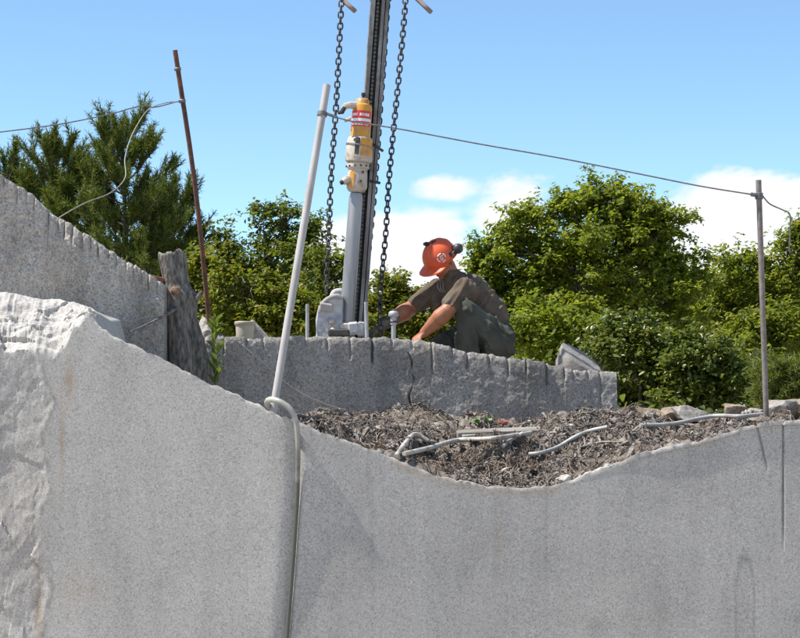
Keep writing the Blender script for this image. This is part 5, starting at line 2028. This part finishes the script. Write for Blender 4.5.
# glossy understorey to the right
for i, (px, Yb, bl, nclump, mt_, lab) in enumerate((
        (560, 22.5, [(560, 345, 55, 40), (530, 330, 40, 40), (590, 350, 40, 40)], 130, 'leaf_big', 'green shrub directly behind the grey boulder on the ledge'),
        (640, 21.5, [(640, 355, 46, 46), (615, 345, 34, 36), (660, 380, 40, 36)], 180, 'leaf_low', 'glossy-leaved shrub at the right end of the dark ledge'),
        (705, 21.0, [(700, 362, 46, 46), (725, 385, 36, 30), (690, 400, 44, 22)], 180, 'leaf_low', 'glossy-leaved shrub behind the row of tan and pale stones'),
        (672, 21.8, [(672, 395, 60, 26), (640, 400, 40, 20)], 110, 'leaf_low', 'low glossy shrub in the gap between the two glossy shrubs'),
        (760, 23.0, [(755, 345, 40, 40), (780, 330, 34, 36)], 130, 'leaf_right', 'yellow-green shrub right behind the bare post'))):
    broad_tree('shrub', px, Yb, bl, int(nclump * 0.85), 84, 0.064, M[mt_], 120 + i, lab, 'shrub', clump_r=0.22, limbs=12, trunk_r=0.035)
# middle and left
broad_tree('broadleaf_tree', 270, 29, [(268, 235, 26, 30), (250, 215, 14, 14), (285, 215, 20, 18), (225, 250, 24, 30), (205, 240, 14, 24), (310, 235, 22, 26), (290, 270, 50, 40), (235, 290, 50, 40), (318, 215, 12, 12)],
           220, 88, 0.068, M['leaf_left'], 131, 'mid-green tree rising between the rusty rod and the pale pole', clump_r=0.27, limbs=30, trunk_r=0.08)
broad_tree('shrub', 255, 24, [(258, 300, 42, 32), (225, 290, 24, 30), (285, 305, 36, 34), (245, 330, 50, 24), (300, 330, 40, 24)], 175, 92, 0.064, M['leaf_yellow'], 132, 'yellowing shrub behind the beige bucket', 'shrub', clump_r=0.22, limbs=16, trunk_r=0.04)
broad_tree('broadleaf_tree', 340, 26, [(330, 290, 30, 40), (318, 265, 20, 28), (345, 270, 12, 24), (355, 310, 30, 34), (312, 320, 20, 20)], 150, 60, 0.066, M['leaf_left'], 133, 'thin-leaved young tree seen behind the foot of the drill', clump_r=0.22, limbs=18, trunk_r=0.05)
broad_tree('shrub', 405, 25, [(395, 300, 24, 26), (388, 285, 12, 14), (415, 310, 34, 30), (370, 315, 26, 28), (440, 330, 40, 26), (405, 335, 50, 24), (465, 325, 26, 26)], 195, 90, 0.064, M['leaf_yellow'], 134, "yellow-green bush behind the man's outstretched arms", 'shrub', clump_r=0.2, limbs=16, trunk_r=0.04)
broad_tree('shrub', 488, 26, [(490, 290, 26, 34), (480, 265, 12, 16), (500, 330, 36, 30)], 110, 50, 0.085, M['leaf_big'], 135, "green bush showing above the man's back", 'shrub', clump_r=0.22, limbs=12, trunk_r=0.04)
broad_tree('shrub', 200, 25, [(205, 270, 20, 30), (195, 300, 26, 34)], 90, 46, 0.08, M['leaf_yellow'], 136, 'yellow-green bush between the stump and the rusty rod', 'shrub', clump_r=0.2, limbs=10, trunk_r=0.03)


def needles_mesh(tips, dirs, ln, wd, per, r):
    n = len(tips)
    k = n * per
    base = np.repeat(tips, per, 0)
    dr = np.repeat(dirs, per, 0)
    along = r.uniform(-0.10, 0.015, (k, 1))
    d_ = dr * r.uniform(0.5, 1.2, (k, 1)) + r.normal(0, 0.55, (k, 3))
    d_ /= np.linalg.norm(d_, axis=1)[:, None]
    p0 = base + dr * along
    sv = np.cross(d_, r.normal(0, 1, (k, 3)))
    sv /= np.linalg.norm(sv, axis=1)[:, None]
    l_ = ln * r.uniform(0.7, 1.2, (k, 1))
    v = np.stack([p0 - sv * wd, p0 + sv * wd, p0 + d_ * l_ + sv * wd * 0.5, p0 + d_ * l_ - sv * wd * 0.5], 1)
    return v.reshape(-1, 3), (np.arange(k * 4).reshape(k, 4))


def pine(base_px, top, Y, width_px, y_bottom, n_whorl, seed, label, lean=0):
    r = np.random.default_rng(seed)
    bp = W(base_px, 400, Y)
    bp[2] = float(terrace(bp[0], Y)) - 0.05
    e = empty('pine_tree', bp)
    tp = W(base_px + lean, top, Y)
    s = Y / F
    mb = MB()
    trunk = spline([bp - bp, (bp + tp) / 2 - bp + [0.02, 0, 0], tp - bp], 20)
    mb.add(*tube(trunk, np.linspace(0.09, 0.012, 20), 8))
    tips, dirs = [], []
    zlo = W(base_px, y_bottom, Y)[2]
    for i in range(n_whorl):
        t = (i + r.uniform(0, 0.6)) / n_whorl
        z = zlo + (tp[2] - zlo) * t
        k = np.interp(z - bp[2], trunk[:, 2], np.arange(20))
        c_ = np.array([np.interp(k, np.arange(20), trunk[:, q]) for q in range(3)]) + bp
        reach = width_px * s * (1 - t) ** 0.72 + 0.2
        for b_ in range(r.integers(5, 8)):
            az = r.uniform(0, 2 * math.pi)
            rl = reach * r.uniform(0.42, 1.15)
            rise = rl * r.uniform(0.18, 0.62) + 0.28 * t
            end = c_ + np.array([math.cos(az) * rl, math.sin(az) * rl, rise])
            midp = (c_ + end) / 2 - [0, 0, 0.08 * rl]
            br = spline([c_, midp, end], 8)
            mb.add(*tube(br - bp, np.linspace(0.02 * (1 - 0.6 * t), 0.006, 8), 5))
            nsh = int(5 + 10 * rl)
            for q in range(nsh):
                u = r.uniform(0.3, 1) ** 0.7
                a_ = np.array([np.interp(u * 7, np.arange(8), br[:, w_]) for w_ in range(3)])
                dr = (end - c_) / rl * r.uniform(0.2, 0.9) + r.normal(0, 0.30, 3) + [0, 0, 0.85]
                dr /= np.linalg.norm(dr)
                l_ = r.uniform(0.14, 0.40)
                for w_ in (0.3, 0.55, 0.8, 1.0):
                    tips.append(a_ + dr * l_ * w_)
                    dirs.append(dr)
    for w_ in np.linspace(0, 1, 8):
        tips.append(tp - [0, 0, 0.4 * w_])
        dirs.append(np.array([0, 0, 1.0]))
    v, f = needles_mesh(np.array(tips), np.array(dirs), 0.095, 0.0055, 16, r)
    o = mesh_obj('crown', v - bp, f, M['needle'], e, False)
    o['kind'] = 'stuff'
    mb.build('trunk', M['trunk'], e, True)
    return tag(e, label, 'pine tree')


pine(128, 145, 28, 66, 330, 17, 201, 'tallest dark pine with upright shoots left of the rusty rod', -5)
pine(62, 166, 28.6, 58, 330, 15, 202, 'smaller pine standing to the left of the tallest pine', -4)
pine(6, 178, 29.5, 54, 330, 13, 203, 'pine cut off by the picture behind the high end of the tall slab', 0)
pine(166, 208, 29.2, 32, 330, 11, 204, 'short pine between the tallest pine and the rusty rod', 8)

# feathery cedar on the right behind the rocks
r = np.random.default_rng(9)
cbp = W(785, 400, 20.0)
cbp[2] = float(terrace(cbp[0], 20.0)) - 0.05
ce = empty('cedar_shrub', cbp)
tips, dirs = [], []
mb = MB()
for i in range(60):
    a_ = r.uniform(0, 6.28)
    h_ = r.uniform(0.1, 0.75)
    rl = r.uniform(0.25, 0.62) * (1.1 - 0.6 * h_)
    c_ = cbp + [0, 0, h_]
    end = c_ + [math.cos(a_) * rl, math.sin(a_) * rl, rl * 0.45]
    mb.add(*tube(spline([c_, (c_ + end) / 2 + [0, 0, -0.03], end], 6) - cbp, np.linspace(0.008, 0.003, 6), 4))
    for k in range(26):
        u = r.uniform(0.2, 1)
        tips.append(c_ + (end - c_) * u + r.normal(0, 0.03, 3))
        d_ = (end - c_) / rl + r.normal(0, 0.5, 3)
        dirs.append(d_ / np.linalg.norm(d_))
mb.add(*tube([[0, 0, 0], [0.02, 0, 0.4], [0, 0, 0.85]], [0.03, 0.02, 0.008], 6))
mb.build('trunk', M['trunk'], ce, True)
v, f = needles_mesh(np.array(tips), np.array(dirs), 0.07, 0.005, 12, r)
o = mesh_obj('crown', v - cbp, f, M['cedar'], ce, False)
o['kind'] = 'stuff'
tag(ce, 'feathery light green cedar shrub behind the large angular rock', 'shrub')
